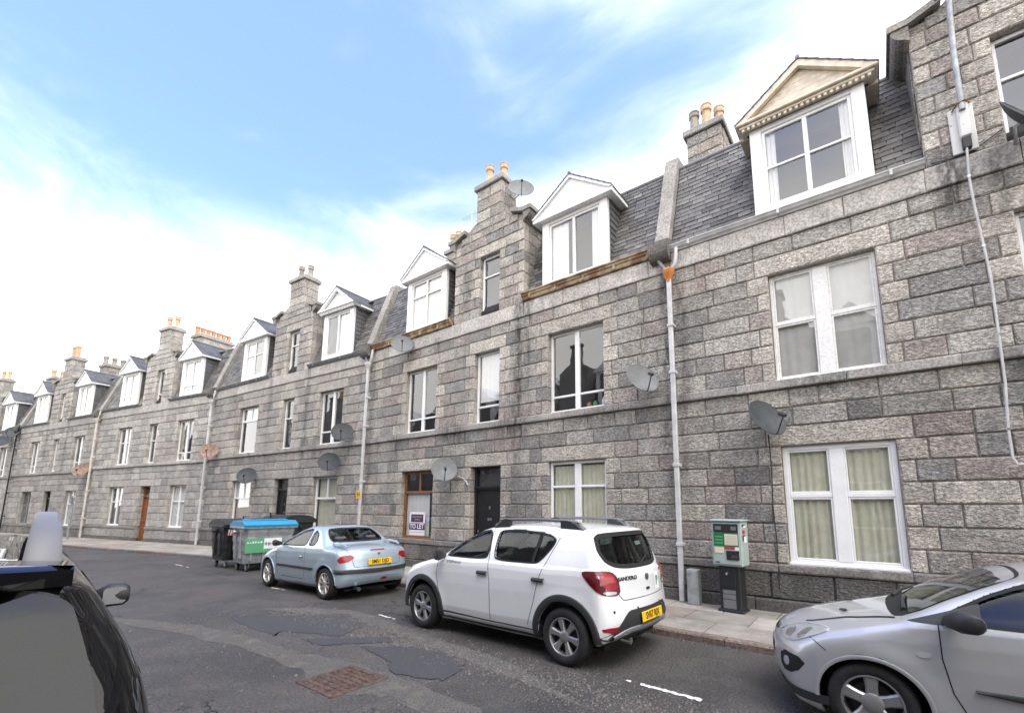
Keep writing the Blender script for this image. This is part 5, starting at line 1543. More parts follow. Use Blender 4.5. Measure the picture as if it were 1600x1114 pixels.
class Car:
    def __init__(self, S):
        self.S = S
        P = chaikin(S['side'], S.get('round', 1))
        self.gx = np.arange(-2.9, 2.9, .02); self.gz = np.arange(-.3, 2.3, .02)
        X, Z = np.meshgrid(self.gx, self.gz, indexing='ij')
        self.sd = poly_sdf(P, X, Z)
        self.cuts = []      # functions of x,y,z
        self.zk = S.get('zk', 1.0); self.z0 = .34
    def side(self, x, z):
        fx = np.clip((x+2.9)/.02, 0, len(self.gx)-1.001); fz = np.clip((z+.3)/.02, 0, len(self.gz)-1.001)
        i = fx.astype(int); j = fz.astype(int); u = fx-i; v = fz-j
        s = self.sd
        return s[i, j]*(1-u)*(1-v)+s[i+1, j]*u*(1-v)+s[i, j+1]*(1-u)*v+s[i+1, j+1]*u*v
    def zmap(self, z): return np.where(z > self.z0, self.z0+(z-self.z0)*self.zk, z)
    def zinv(self, z): return np.where(z > self.z0, self.z0+(z-self.z0)/self.zk, z)
    def f(self, x, y, z):
        zr = z; z = self.zinv(z)
        S = self.S; a = np.abs(y); q = (a/.8)**2
        zc = z+S.get('crown', .045)*q
        xf = x+S.get('nose', .22)*q*sstep(x, .7, 2.0)-S.get('tail', .13)*q*sstep(-x, .7, 1.8)
        d1 = self.side(xf, zc)
        zz = z-np.interp(x, *zip(*S['belt_rise']))
        w = np.interp(zz, *zip(*S['sec']))
        for ax in S['axles']:
            r = np.hypot(x-ax, zr-S['rw']); w = w+S.get('flare', .018)*np.exp(-((r-S['ra']-.02)/.09)**2)*(z < 1.0)
        d2 = (a-w)*.93
        d3 = a-np.interp(x, *zip(*S['plan']))
        return smax(smax(d1, d2, S.get('k', .07)), d3, .12)
    def full(self, x, y, z):
        S = self.S; f = self.f(x, y, z)
        a = np.abs(y)
        inner = np.maximum(f+.05, .42-z)
        F = np.maximum(f, -inner)
        for ax in S['axles']:
            F = np.maximum(F, -np.maximum(np.hypot(x-ax, z-S['rw'])-S['ra'], .50-a))
        for c in self.cuts: F = np.maximum(F, -c(x, y, self.zinv(z)))
        return F
    def side_cut(self, poly):
        P = chaikin(rc(poly), 2); self.cuts.append(lambda x, y, z: np.maximum(self._p2(P, x, z), .30-np.abs(y)))
    def end_cut(self, poly, front):
        P = chaikin(rc(poly), 2); xm = self.S['mid']
        self.cuts.append(lambda x, y, z: np.maximum(self._p2(P, y, z), (xm-x) if front else (x-xm)))
    def _p2(self, P, u, v):
        m = np.full(u.shape, .5)
        us = [p[0] for p in P]; vs = [p[1] for p in P]
        k = (u > min(us)-.1) & (u < max(us)+.1) & (v > min(vs)-.1) & (v < max(vs)+.1)
        if k.any(): m[k] = poly_sdf(P, u[k], v[k])
        return m
    def body_mesh(self, name, mats, h=.02):
        S = self.S
        x = np.arange(S['ext'][0]-.07, S['ext'][1]+.07, h); y = np.arange(-S['hw']-.08, S['hw']+.08, h); z = np.arange(.08, S['ht']+.08, h)
        X, Y, Z = np.meshgrid(x, y, z, indexing='ij')
        v = self.full(X.ravel(), Y.ravel(), Z.ravel()).reshape(X.shape)
        s = v < 0
        # surface nets
        c = [s[i:s.shape[0]-1+i, j:s.shape[1]-1+j, k:s.shape[2]-1+k] for i in (0, 1) for j in (0, 1) for k in (0, 1)]
        tot = sum(q.astype(np.int8) for q in c)
        cell = (tot > 0) & (tot < 8)
        idx = np.full(cell.shape, -1, np.int64); ids = np.argwhere(cell); idx[cell] = np.arange(len(ids))
        acc = np.zeros((len(ids), 3)); cnt = np.zeros(len(ids))
        E = [((0,0,0),(1,0,0)),((0,0,0),(0,1,0)),((0,0,0),(0,0,1)),((1,0,0),(1,1,0)),((1,0,0),(1,0,1)),((0,1,0),(1,1,0)),((0,1,0),(0,1,1)),((0,0,1),(1,0,1)),((0,0,1),(0,1,1)),((1,1,0),(1,1,1)),((1,0,1),(1,1,1)),((0,1,1),(1,1,1))]
        for a, b in E:
            va = v[ids[:, 0]+a[0], ids[:, 1]+a[1], ids[:, 2]+a[2]]; vb = v[ids[:, 0]+b[0], ids[:, 1]+b[1], ids[:, 2]+b[2]]
            k = (va < 0) != (vb < 0); t = va/(va-vb+1e-12)
            for q in range(3): acc[k, q] += a[q]+(b[q]-a[q])*t[k]
            cnt[k] += 1
        Vt = (ids+acc/cnt[:, None])*h+np.array([x[0], y[0], z[0]])
        F = []
        n = s.shape
        def quads(axis):
            sl0 = [slice(None)]*3; sl1 = [slice(None)]*3; sl0[axis] = slice(0, -1); sl1[axis] = slice(1, None)
            a, b = s[tuple(sl0)], s[tuple(sl1)]
            e = np.argwhere(a != b); o1, o2 = [q for q in range(3) if q != axis]
            ok = (e[:, o1] > 0) & (e[:, o2] > 0) & (e[:, o1] < n[o1]-1) & (e[:, o2] < n[o2]-1); e = e[ok]
            ins = s[e[:, 0], e[:, 1], e[:, 2]]
            def cc(d1, d2):
                g = e.copy(); g[:, o1] -= d1; g[:, o2] -= d2; return idx[g[:, 0], g[:, 1], g[:, 2]]
            q = np.stack([cc(1, 1), cc(0, 1), cc(0, 0), cc(1, 0)], 1)
            flip = ins if axis != 1 else ~ins
            q[~flip] = q[~flip][:, ::-1]
            return q
        F = np.concatenate([quads(0), quads(1), quads(2)])
        for _ in range(3):
            e = 2e-3; p = Vt.T
            f0 = self.full(*p)
            g = np.stack([self.full(p[0]+e, p[1], p[2])-self.full(p[0]-e, p[1], p[2]), self.full(p[0], p[1]+e, p[2])-self.full(p[0], p[1]-e, p[2]), self.full(p[0], p[1], p[2]+e)-self.full(p[0], p[1], p[2]-e)], 1)/(2*e)
            st = -(f0/np.maximum((g**2).sum(1), .25))[:, None]*g
            l = np.linalg.norm(st, axis=1, keepdims=True); st *= np.minimum(1, .006/np.maximum(l, 1e-9))
            Vt = Vt+st
        me = bpy.data.meshes.new(name)
        me.from_pydata(Vt.tolist(), [], F.tolist())
        for m in mats: me.materials.append(MATS[m])
        ce = Vt[F].mean(1); inside = self.f(*ce.T) < -.016
        arch = np.zeros(len(F), bool)
        me.polygons.foreach_set('material_index', inside.astype(np.int32))
        me.polygons.foreach_set('use_smooth', np.ones(len(F), bool))
        me.update()
        # shade the outer skin with the skin's own normals, so cut edges stay crisp
        e = 3e-3; p = Vt.T
        def grad(fn): return np.stack([fn(p[0]+e, p[1], p[2])-fn(p[0]-e, p[1], p[2]), fn(p[0], p[1]+e, p[2])-fn(p[0], p[1]-e, p[2]), fn(p[0], p[1], p[2]+e)-fn(p[0], p[1], p[2]-e)], 1)
        g = grad(self.f); h2 = grad(self.full)
        outer = np.abs(self.f(*p)) < .012
        nr = np.where(outer[:, None], g, h2); nr /= np.maximum(np.linalg.norm(nr, axis=1, keepdims=True), 1e-9)
        me.normals_split_custom_set_from_vertices(nr.tolist())
        return me
    # ---- tracing onto the skin
    def trace(self, O, d, off=0.0, tmax=3.0):
        """first hit of rays O + t d with the skin grown by off"""
        O = np.asarray(O, float); d = np.asarray(d, float); d = d/np.linalg.norm(d)
        t = np.zeros(len(O)); hit = np.zeros(len(O), bool); st = .02
        lo = np.zeros(len(O))
        for i in range(int(tmax/st)):
            p = O+d*t[:, None]; v = self.f(*p.T)-off
            new = (~hit) & (v < 0); hit |= new
            t = np.where(hit, t, t+st)
            if hit.all(): break
        a, b = t-st, t.copy()
        for _ in range(18):
            m = (a+b)/2; p = O+d*m[:, None]; v = self.f(*p.T)-off
            a = np.where(v > 0, m, a); b = np.where(v > 0, b, m)
        self.hit = hit
        return O+d*((a+b)/2)[:, None]
    def frame(self, view):
        """(origin offset fn, direction) for a named view"""
        if view == 'L': return (lambda u, v: np.stack([u, np.full(u.shape, 1.3), v], 1)), (0, -1, 0)
        if view == 'R': return (lambda u, v: np.stack([u, np.full(u.shape, -1.3), v], 1)), (0, 1, 0)
        if view == 'rear': return (lambda u, v: np.stack([np.full(u.shape, -2.8), u, v], 1)), (1, 0, 0)
        if view == 'front': return (lambda u, v: np.stack([np.full(u.shape, 2.8), u, v], 1)), (-1, 0, 0)
        if view == 'top': return (lambda u, v: np.stack([u, v, np.full(u.shape, 2.3)], 1)), (0, 0, -1)
        if view == 'ws':
            zs = np.linspace(.6, self.S['ht'], 60); o = np.stack([np.full(60, 2.8), 0*zs, zs], 1); px = self.trace(o, (-1, 0, 0), 0, 4.5)[:, 0]; zs, px = zs[self.hit], px[self.hit]
            n_ = np.array([math.sin(R(32)), 0, math.cos(R(32))])
            return (lambda u, v: np.stack([np.interp(v, zs, px), u, v], 1)+n_*.6), tuple(-n_)
        # diagonal views: angle a measured from the car's rear (+: left), u horizontal across, v height
        kind, a, cx0, cy0 = view; a = R(a); cc = np.array([cx0, cy0, 0.0])
        if kind == 'rd': dv = np.array([math.cos(a), -math.sin(a), 0]); uv = np.array([math.sin(a), math.cos(a), 0])
        else: dv = np.array([-math.cos(a), -math.sin(a), 0]); uv = np.array([-math.sin(a), math.cos(a), 0])
        return (lambda u, v: cc-dv*1.6+u[:, None]*uv+np.stack([0*u, 0*u, v], 1)), tuple(dv)
    def pts(self, uv, view, off):
        fn, d = self.frame(view); uv = np.array(uv, float)
        if view != 'top': uv[:, 1] = self.zmap(uv[:, 1])
        return self.trace(fn(uv[:, 0], uv[:, 1]), d, off, 4.5)
    def patch(self, name, poly, view, mat, parent, off=.004, rnd=2, rings=7, skirt=.02, n=72):
        P = np.array(chaikin(rc(poly) if rnd == 2 else poly, rnd) if rnd else poly)
        # resample
        Q = np.vstack([P, P[:1]]); L_ = np.r_[0, np.cumsum(np.linalg.norm(np.diff(Q, axis=0), axis=1))]
        if rnd:
            s = np.linspace(0, L_[-1], n, endpoint=False); B = np.stack([np.interp(s, L_, Q[:, k]) for k in (0, 1)], 1)
        else:
            B = np.concatenate([P[i]+(P[(i+1) % len(P)]-P[i])*np.linspace(0, 1, 12, endpoint=False)[:, None] for i in range(len(P))])
        n = len(B); c = B.mean(0)
        uv = np.concatenate([c[None]]+[c+(B-c)*r for r in np.linspace(1/rings, 1, rings)])
        V = self.pts(uv, view, off); hit = list(self.hit)
        fn, d = self.frame(view)
        F = [(0, 1+k, 1+(k+1) % n) for k in range(n)]
        for i in range(rings-1):
            for k in range(n):
                a, b = 1+i*n+k, 1+i*n+(k+1) % n; F.append((a, a+n, b+n, b))
        F = [f for f in F if all(hit[i] for i in f)]
        V = V.tolist()
        if skirt:
            o = len(V); e = 1+(rings-1)*n
            V += [tuple(np.array(V[e+k])+np.array(d)*skirt) for k in range(n)]
            F += [(e+k, o+k, o+(k+1) % n, e+(k+1) % n) for k in range(n) if hit[e+k] and hit[e+(k+1) % n]]
        m = MB(); m.add(V, F); o = m.build(name, MATS[mat] if isinstance(mat, str) else mat, parent, smooth=True, angle=45)
        recalc_out(o, d)
        return o
    def ribbon(self, name, line, view, mat, parent, width=.008, off=.002, closed=False, rnd=0, thick=0.0, seg=.03):
        P = chaikin(rc(line) if (rnd == 2 and closed) else line, rnd, closed) if rnd else list(line)
        if closed: P = P+[P[0]]
        P = np.array(P, float); L_ = np.r_[0, np.cumsum(np.linalg.norm(np.diff(P, axis=0), axis=1))]
        s = np.linspace(0, L_[-1], max(3, int(L_[-1]/seg))); C = np.stack([np.interp(s, L_, P[:, k]) for k in (0, 1)], 1)
        T = np.gradient(C, axis=0)
        if closed: T[0] = T[-1] = C[1]-C[-2]
        T /= np.maximum(np.linalg.norm(T, axis=1, keepdims=True), 1e-9); N = np.stack([-T[:, 1], T[:, 0]], 1)
        wd = np.array(width) if not np.isscalar(width) else np.full(len(C), width)
        if len(wd) != len(C): wd = np.interp(np.linspace(0, 1, len(C)), np.linspace(0, 1, len(wd)), wd)
        A = self.pts(C+N*wd[:, None]/2, view, off); hit = self.hit; B = self.pts(C-N*wd[:, None]/2, view, off); hit = hit & self.hit
        fn, d = self.frame(view); d = np.array(d, float); d /= np.linalg.norm(d)
        V = np.concatenate([A, B]); n = len(C); F = [(i, i+1, i+1+n, i+n) for i in range(n-1) if hit[i] and hit[i+1]]
        if thick:
            mid = self.pts(C, view, off+thick)
            V = np.concatenate([A+d*.012, A*.8+mid*.2-d*thick*.5, mid, B*.8+mid*.2-d*thick*.5, B+d*.012]); F = []
            for r in range(4):
                F += [(r*n+i, r*n+i+1, (r+1)*n+i+1, (r+1)*n+i) for i in range(n-1) if hit[i] and hit[i+1]]
        m = MB(); m.add(V.tolist(), F); o = m.build(name, MATS[mat], parent, smooth=True, angle=50)
        recalc_out(o, d)
        return o
def recalc_out(o, d):
    me = o.data
    n = np.zeros(len(me.polygons)*3); me.polygons.foreach_get('normal', n)
    if (n.reshape(-1, 3) @ np.array(d, float)).sum() > 0: me.flip_normals()

def wheel(parent, x, side, S, r, w, rim_r, style):
    """side +1 left. The tyre is the part; rim, spokes and disc its sub-parts"""
    yo = S['track']*side
    m = MB()
    def yy(v): return v*side
    prof = [(rim_r, -w/2+.01), (rim_r+.015, -w/2), (r-.045, -w/2-.002), (r-.015, -w/2+.012), (r-.003, -w/2+.035), (r, -w/4), (r, w/4), (r-.003, w/2-.035), (r-.015, w/2-.012), (r-.045, w/2+.002), (rim_r+.015, w/2), (rim_r, w/2-.01)]
    m.lathe(prof, 40, (0, 0, 0), 'y')
    # remove end caps by making an open lathe is not needed: caps sit inside the rim
    m.f = [f for f in m.f if len(f) < 10]; m.m = m.m[:len(m.f)]
    t = m.build('wheel', MATS['tyre'], parent, smooth=True, angle=50, loc=(x, yo, r))
    g = MB()
    for k in (-.035, 0, .035):
        g.lathe([(r+.0008, k-.004), (r+.001, k+.004)], 40, (0, 0, 0), 'y')
    g.f = [f for f in g.f if len(f) < 10]; g.m = g.m[:len(g.f)]
    g.build('tread_groove', MATS['gap_black'], t, smooth=True)
    am = style.get('mat', 'alloy')
    b = MB(); o = w/2-.012
    b.lathe([(rim_r+.006, yy(o)), (rim_r-.012, yy(o+.004)), (rim_r-.02, yy(o-.012)), (rim_r-.026, yy(-w/2+.02))], 40, (0, 0, 0), 'y')
    b.f = [f for f in b.f if len(f) < 10]; b.m = b.m[:len(b.f)]
    b.build('rim', MATS[am], t, smooth=True, angle=40)
    d = MB(); d.lathe([(0, yy(o-.075)), (rim_r*.98, yy(o-.075)), (rim_r*.98, yy(o-.08)), (0, yy(o-.08))], 32, (0, 0, 0), 'y'); d.build('wheel_well_disc', MATS['gap_black'], t)
    d = MB(); d.lathe([(0, yy(o-.055)), (rim_r*.70, yy(o-.055)), (rim_r*.70, yy(o-.07)), (0, yy(o-.07))], 32, (0, 0, 0), 'y'); d.build('brake_disc', MATS['disc_dark'], t)
    n = style['n']; sp = MB()
    for k in range(n):
        a0 = 2*math.pi*k/n+style.get('ph', .3)
        for off in style.get('pair', (0,)):
            def P(rad, lat, dep):
                a = a0+off*(style.get('vee', 1.0) if rad > rim_r*.4 else style.get('root', .5))
                return (rad*math.cos(a)-lat*math.sin(a), yy(dep), rad*math.sin(a)+lat*math.cos(a))
            r0, r1 = rim_r*.14, rim_r-.012
            w0, w1 = style['w0'], style['w1']
            ri = (r0+r1)/2; wm = style.get('wm', (w0+w1)/2)
            V = []
            for rad, ww, dp in ((r0, w0, o-.012), (ri, wm, o-.008), (r1, w1, o-.004)):
                V += [P(rad, -ww/2, dp-.012), P(rad, -ww*.34, dp), P(rad, ww*.34, dp), P(rad, ww/2, dp-.012), P(rad, ww/2, dp-.04), P(rad, -ww/2, dp-.04)]
            F = []
            for s in range(2):
                for q in range(6): F.append((s*6+q, s*6+(q+1) % 6, s*6+6+(q+1) % 6, s*6+6+q))
            sp.add(V, F)
    o_ = sp.build('spokes', MATS[am], t, smooth=True, angle=30); recalc(o_)
    h = MB(); h.lathe([(rim_r*style.get('hub', .22), yy(o-.04)), (rim_r*style.get('hub', .22), yy(o-.008)), (rim_r*style.get('hub', .22)*.8, yy(o+.001)), (rim_r*.08, yy(o+.002)), (0, yy(o+.002))], 20, (0, 0, 0), 'y'); o_ = h.build('hub_cap', MATS[am], t, smooth=True, angle=35); recalc(o_)
    return t

def seats(t, xs, hw=.36, z=.35, zt=1.0):
    for x in xs:
        for s in (-1, 1):
            m = MB(); m.bbox(x-.02, x+.46, s*hw-.22, s*hw+.22, z, z+.22, .06); m.build('seat', MATS['seat_cloth'], t)
            m = MB(); V = []
            for zz, xx, w in ((z+.15, x+.0, .23), (z+.45, x-.10, .24), (zt-.14, x-.19, .20)):
                V += [(xx-.06, s*hw-w, zz), (xx+.06, s*hw-w, zz), (xx+.06, s*hw+w, zz), (xx-.06, s*hw+w, zz)]
            m.add(V, [(0, 3, 2, 1), (8, 9, 10, 11)]+[(a*4+b, a*4+(b+1) % 4, a*4+4+(b+1) % 4, a*4+4+b) for a in (0, 1) for b in range(4)]); m.build('seat_back', MATS['seat_cloth'], t)
            m = MB(); m.bbox(x-.26, x-.15, s*hw-.13, s*hw+.13, zt-.09, zt+.09, .035); m.tube([(x-.2, s*hw, zt-.2), (x-.2, s*hw, zt)], .012, 6); m.build('headrest', MATS['seat_cloth'], t)

def plate(t, S_, x, z, text, tilt=0, mat='plate_yellow', y=0, w=.52, h=.112):
    p = MB(); p.bbox(-w/2, w/2, -.006, .006, -h/2, h/2, .006)
    o = p.build('number_plate', MATS[mat], t); o.location = (x, y, z); o.rotation_euler = (R(tilt), 0, R(-90))
    l = text_mesh(text, .105, MATS['sign_black'], 'lettering', o, .0008, .0022, sx=.86); l.rotation_euler = (R(90), 0, 0); l.location = (0, -.0075, .002)
    return o
def place_text(C, o, uv, view, off=.004):
    p = C.pts([uv], view, off)[0]; e = .004
    g = np.array([C.f(*(np.array([p+dv]).T))[0]-C.f(*(np.array([p-dv]).T))[0] for dv in np.eye(3)*e])
    n = Vector(g).normalized(); x = Vector((0, 0, 1)).cross(n).normalized(); y = n.cross(x)
    m = Matrix((x, y, n)).transposed().to_4x4(); m.translation = Vector(p)
    sx = o.scale.x; o.matrix_local = m @ Matrix.Diagonal((sx, 1, 1, 1))
def finish_text(o, pos, rz, tiltx=90):
    o.location = pos; o.rotation_euler = (R(tiltx), 0, rz)

# ================================================================= white hatchback
def white_car():
    S = dict(ext=(-1.98, 2.12), hw=.90, ht=1.58, mid=-.2, axles=(1.295, -1.295), rw=.316, ra=.385, track=.745, flare=.022,
      side=[(2.02, .20), (2.10, .34), (2.12, .52), (2.08, .70), (1.98, .84), (1.80, .93), (1.40, 1.01), (1.05, 1.065), (.98, 1.09), (.62, 1.30), (.30, 1.46), (.05, 1.525), (-.35, 1.56), (-.85, 1.565), (-1.30, 1.545), (-1.62, 1.52), (-1.68, 1.48), (-1.80, 1.22), (-1.88, 1.06), (-1.93, 1.02), (-1.945, .80), (-1.97, .66), (-1.985, .50), (-1.94, .36), (-1.80, .28), (-.9, .20), (.9, .20)],
      belt_rise=[(-2, .03), (-.8, .015), (.9, -.01), (2.1, -.04)],
      sec=[(.15, .70), (.28, .80), (.40, .835), (.55, .85), (.72, .868), (.86, .872), (.97, .862), (1.03, .842), (1.06, .815), (1.25, .735), (1.42, .655), (1.50, .60), (1.6, .55)],
      plan=[(-2.05, .62), (-1.95, .74), (-1.75, .84), (-1.3, .895), (1.3, .895), (1.75, .83), (1.95, .72), (2.12, .52)], nose=.26, tail=.16, k=.075)
    C = Car(S)
    fw = [(.84, 1.075), (.62, 1.235), (.40, 1.37), (.20, 1.44), (.03, 1.455), (-.03, 1.085)]
    rw = [(-.13, 1.085), (-.09, 1.458), (-.55, 1.462), (-.90, 1.44), (-1.07, 1.40), (-1.10, 1.34), (-.92, 1.115), (-.84, 1.09)]
    rear = [(-.30, 1.085), (.30, 1.085), (.56, 1.11), (.655, 1.22), (.645, 1.34), (.605, 1.45), (-.605, 1.45), (-.645, 1.34), (-.655, 1.22), (-.56, 1.11)]
    wind = [(-.70, 1.10), (.70, 1.10), (.66, 1.20), (.53, 1.44), (-.53, 1.44), (-.66, 1.20)]
    C.side_cut(fw); C.side_cut(rw); C.end_cut(rear, False); C.end_cut(wind, True)
    t = thing('hatchback_car', 'white five door hatchback with black wheel arch trims and roof rails', 'car', (-4.29, 5.43, 0), R(180-2.4))
    b = link('body', C.body_mesh('body', ['paint_white', 'car_interior']), t)
    for v in 'LR':
        C.patch('front_window', fw, v, 'car_glass', t, -.016, skirt=0); C.patch('rear_door_window', rw, v, 'car_glass', t, -.016, skirt=0)
        C.ribbon('window_seal', fw, v, 'gap_black', t, .022, .003, True, 2); C.ribbon('window_seal', rw, v, 'gap_black', t, .022, .003, True, 2)
        C.ribbon('window_pillar', [(-.80, 1.10), (-.83, 1.43)], v, 'gap_black', t, .045, -.004)
        C.ribbon('door_gap', [(.03, 1.47), (-.05, 1.08), (-.10, .80), (-.10, .33)], v, 'gap_black', t, .009, .0012)
        C.ribbon('door_gap', [(.96, 1.04), (.98, .80), (.90, .50), (.86, .33)], v, 'gap_black', t, .008, .0012)
        C.ribbon('door_gap', [(-1.14, 1.40), (-1.08, 1.26), (-.93, .92), (-.84, .62), (-.74, .36)], v, 'gap_black', t, .008, .0012)
        C.ribbon('sill_trim', [(.95, .275), (0, .265), (-.95, .275)], v, 'cladding', t, .10, .006)
        for ax in S['axles']:
            a0, a1 = (-.20, math.pi+.12) if ax < 0 else (-.12, math.pi+.20)
            arc = [(ax+.425*math.cos(a), .316+.425*math.sin(a)) for a in np.linspace(a0, a1, 30)]
            C.ribbon('arch_trim', arc, v, 'cladding', t, .085, .006, thick=.014)
        for x in (.10, -.86):
            C.ribbon('door_handle', [(x+.02, .905), (x-.16, .905)], v, 'black_plastic', t, .05, .004, thick=.03)
        sg = 1 if v == 'L' else -1
        m = MB(); V = []
        for x, y, z, w, h in ((.86, .80, 1.07, .03, .04), (.84, .88, 1.09, .05, .06), (.80, .98, 1.10, .075, .085), (.77, 1.04, 1.10, .055, .07)):
            for k in range(10):
                a = 2*math.pi*k/10; V.append((x+w*math.cos(a), sg*y, z+h*math.sin(a)))
        m.add(V, [(i*10+k, i*10+(k+1) % 10, i*10+10+(k+1) % 10, i*10+10+k) for i in range(3) for k in range(10)]+[tuple(range(30, 40))])
        recalc(m.build('door_mirror', MATS['black_plastic'], t, smooth=True, angle=60))
        # roof rail
        y = sg*.565
        m = MB(); m.tube([(.05, y, 1.50), (-.05, y, 1.575), (-.25, y, 1.60), (-.7, y, 1.61), (-1.1, y, 1.60), (-1.3, y, 1.575), (-1.42, y, 1.49)], [.03, .03, .022, .02, .022, .032, .034], 10)
        m.build('roof_rail', MATS['rail_grey'], t, smooth=True)
        for xa, xb in ((.06, -.22), (-1.08, -1.42)):
            m = MB(); q = [(xa, 1.49 if xa > -1 else 1.60), (xa-.08, 1.585 if xa > -1 else 1.605), (xb+.08, 1.61 if xa > -1 else 1.585), (xb, 1.60 if xa > -1 else 1.49), (xb, 1.47), (xa, 1.47)]
            m.prism(q, y-.028, y+.028); recalc(m.build('rail_foot', MATS['cladding'], t))
        a = 52 if v == 'L' else -52
        k = 1.0 if v == 'L' else -1.0
        lamp = [(.27, 1.045), (.20, 1.065), (-.02, 1.065), (-.13, 1.03), (-.175, .92), (-.185, .80), (-.06, .795), (.08, .83), (.20, .94)]
        C.patch('tail_lamp', [(q[0]*k, q[1]) for q in lamp], ('rd', a, -1.80, sg*.74), 'dark_lens', t, .006, 1)
        C.patch('lamp_lens', [(k*p[0], p[1]) for p in ((.06, 1.045), (-.10, 1.02), (-.145, .92), (-.15, .86), (-.02, .86), (.04, .92))], ('rd', a, -1.80, sg*.74), 'red_lens', t, .009, 1)
        C.patch('reversing_lens', [(k*p[0], p[1]) for p in ((.05, .85), (-.13, .845), (-.14, .81), (-.02, .81))], ('rd', a, -1.80, sg*.74), 'clear_lens', t, .009, 1)
        C.patch('fog_lamp', [(k*.50, .405), (k*.78, .42), (k*.80, .475), (k*.52, .47)], 'rear', 'red_lens', t, .005, 1)
        C.patch('head_lamp', [(k*.35, .72), (k*.74, .78), (k*.80, .90), (k*.50, .86)], 'front', 'clear_lens', t, .005)
    C.patch('rear_screen', rear, 'rear', 'car_glass', t, -.016, skirt=0); C.ribbon('screen_seal', rear, 'rear', 'gap_black', t, .05, .003, True, 2)
    C.patch('windscreen', wind, 'ws', 'car_glass', t, -.016, skirt=0); C.ribbon('screen_seal', wind, 'ws', 'gap_black', t, .035, .003, True, 2)
    C.ribbon('tailgate_gap', [(-.66, 1.06), (-.58, .98), (-.56, .80), (-.50, .735), (.50, .735), (.56, .80), (.58, .98), (.66, 1.06)], 'rear', 'gap_black', t, .008, .0012)
    C.patch('bumper_insert', [(-.46, .615), (-.38, .625), (.38, .625), (.46, .615), (.66, .42), (.80, .375), (.80, .335), (.60, .315), (-.60, .315), (-.80, .335), (-.80, .375), (-.66, .42)], 'rear', 'cladding', t, .006, 1)
    C.ribbon('skid_plate', [(-.66, .34), (-.46, .405), (-.2, .405), (.2, .405), (.46, .405), (.66, .34)], 'rear', 'silver_trim', t, .075, .010, rnd=1, thick=.012)
    for y in (-.66, -.28, .28, .66): C.patch('parking_sensor', [(y-.015, .615), (y+.015, .615), (y+.015, .645), (y-.015, .645)], 'rear', 'gap_black', t, .003, 3, 2, 0, 12)
    plate(t, S, -1.995, .525, 'SV67 RJX', -6)
    C.patch('badge', [(-.05, .985), (.05, .985), (.045, .925), (0, .90), (-.045, .925)], 'rear', 'steel', t, .004, 1, 3, .01, 30)
    C.patch('tailgate_handle', [(-.045, .80), (.045, .80), (.045, .83), (-.045, .83)], 'rear', 'black_plastic', t, .006, 1, 3, .01, 20)
    o = text_mesh('SANDERO', .060, MATS['sign_black'], 'lettering', t, .001, .002, sx=1.2); place_text(C, o, (.40, .965), 'rear')
    o = text_mesh('dCi', .045, MATS['sign_black'], 'lettering', t, .001, .002); place_text(C, o, (-.50, .985), 'rear')
    o = text_mesh('STEPWAY', .055, MATS['dish_light'], 'lettering', t, .001, .0, sx=1.3); place_text(C, o, (.62, 1.0), 'L', .003)
    pp = C.patch('learner_plate', [(-.21, .77), (-.37, .77), (-.37, .97), (-.21, .97)], 'rear', 'sign_white', t, .004, 0, 3, 0)
    o = text_mesh('P', .15, MATS['sign_green'], 'lettering', t, .001, .006); place_text(C, o, (-.29, .868), 'rear', .008)
    m = MB(); m.tube([(-1.80, .42, .30), (-1.93, .42, .295)], [.035, .038], 12); m.build('exhaust', MATS['chrome'], t, smooth=True)
    m = MB(); m.tube([(-1.845, .08, 1.135), (-1.86, .0, 1.11), (-1.79, -.28, 1.16)], .009, 6); m.build('rear_wiper', MATS['black_plastic'], t)
    m = MB(); m.tube([(-.25, 0, 1.55), (-.42, 0, 1.72)], [.007, .004], 6); m.build('aerial', MATS['black_plastic'], t)
    C.patch('window_sticker', [(-.30, 1.30), (-.12, 1.30), (-.12, 1.345), (-.30, 1.345)], 'rear', 'sign_white', t, -.020, 0, 2, 0)
    seats(t, (.0, -.95), .36, .38, 1.17)
    MB().bbox(.55, .95, -.70, .70, .70, 1.02, .06).build('dashboard', MATS['car_interior'], t)
    MB().bbox(-1.8, 1.0, -.68, .68, .40, .46, .02).build('cabin_floor', MATS['car_interior'], t)
    st = dict(n=6, w0=.055, w1=.10, wm=.060, mat='alloy', hub=.30, ph=.2)
    for ax in S['axles']:
        for s in (1, -1): wheel(t, ax, s, S, .316, .20, .212, st)
    MB().box(-1.7, 1.8, -.62, .62, .19, .24).build('underbody', MATS['gap_black'], t)
    return t

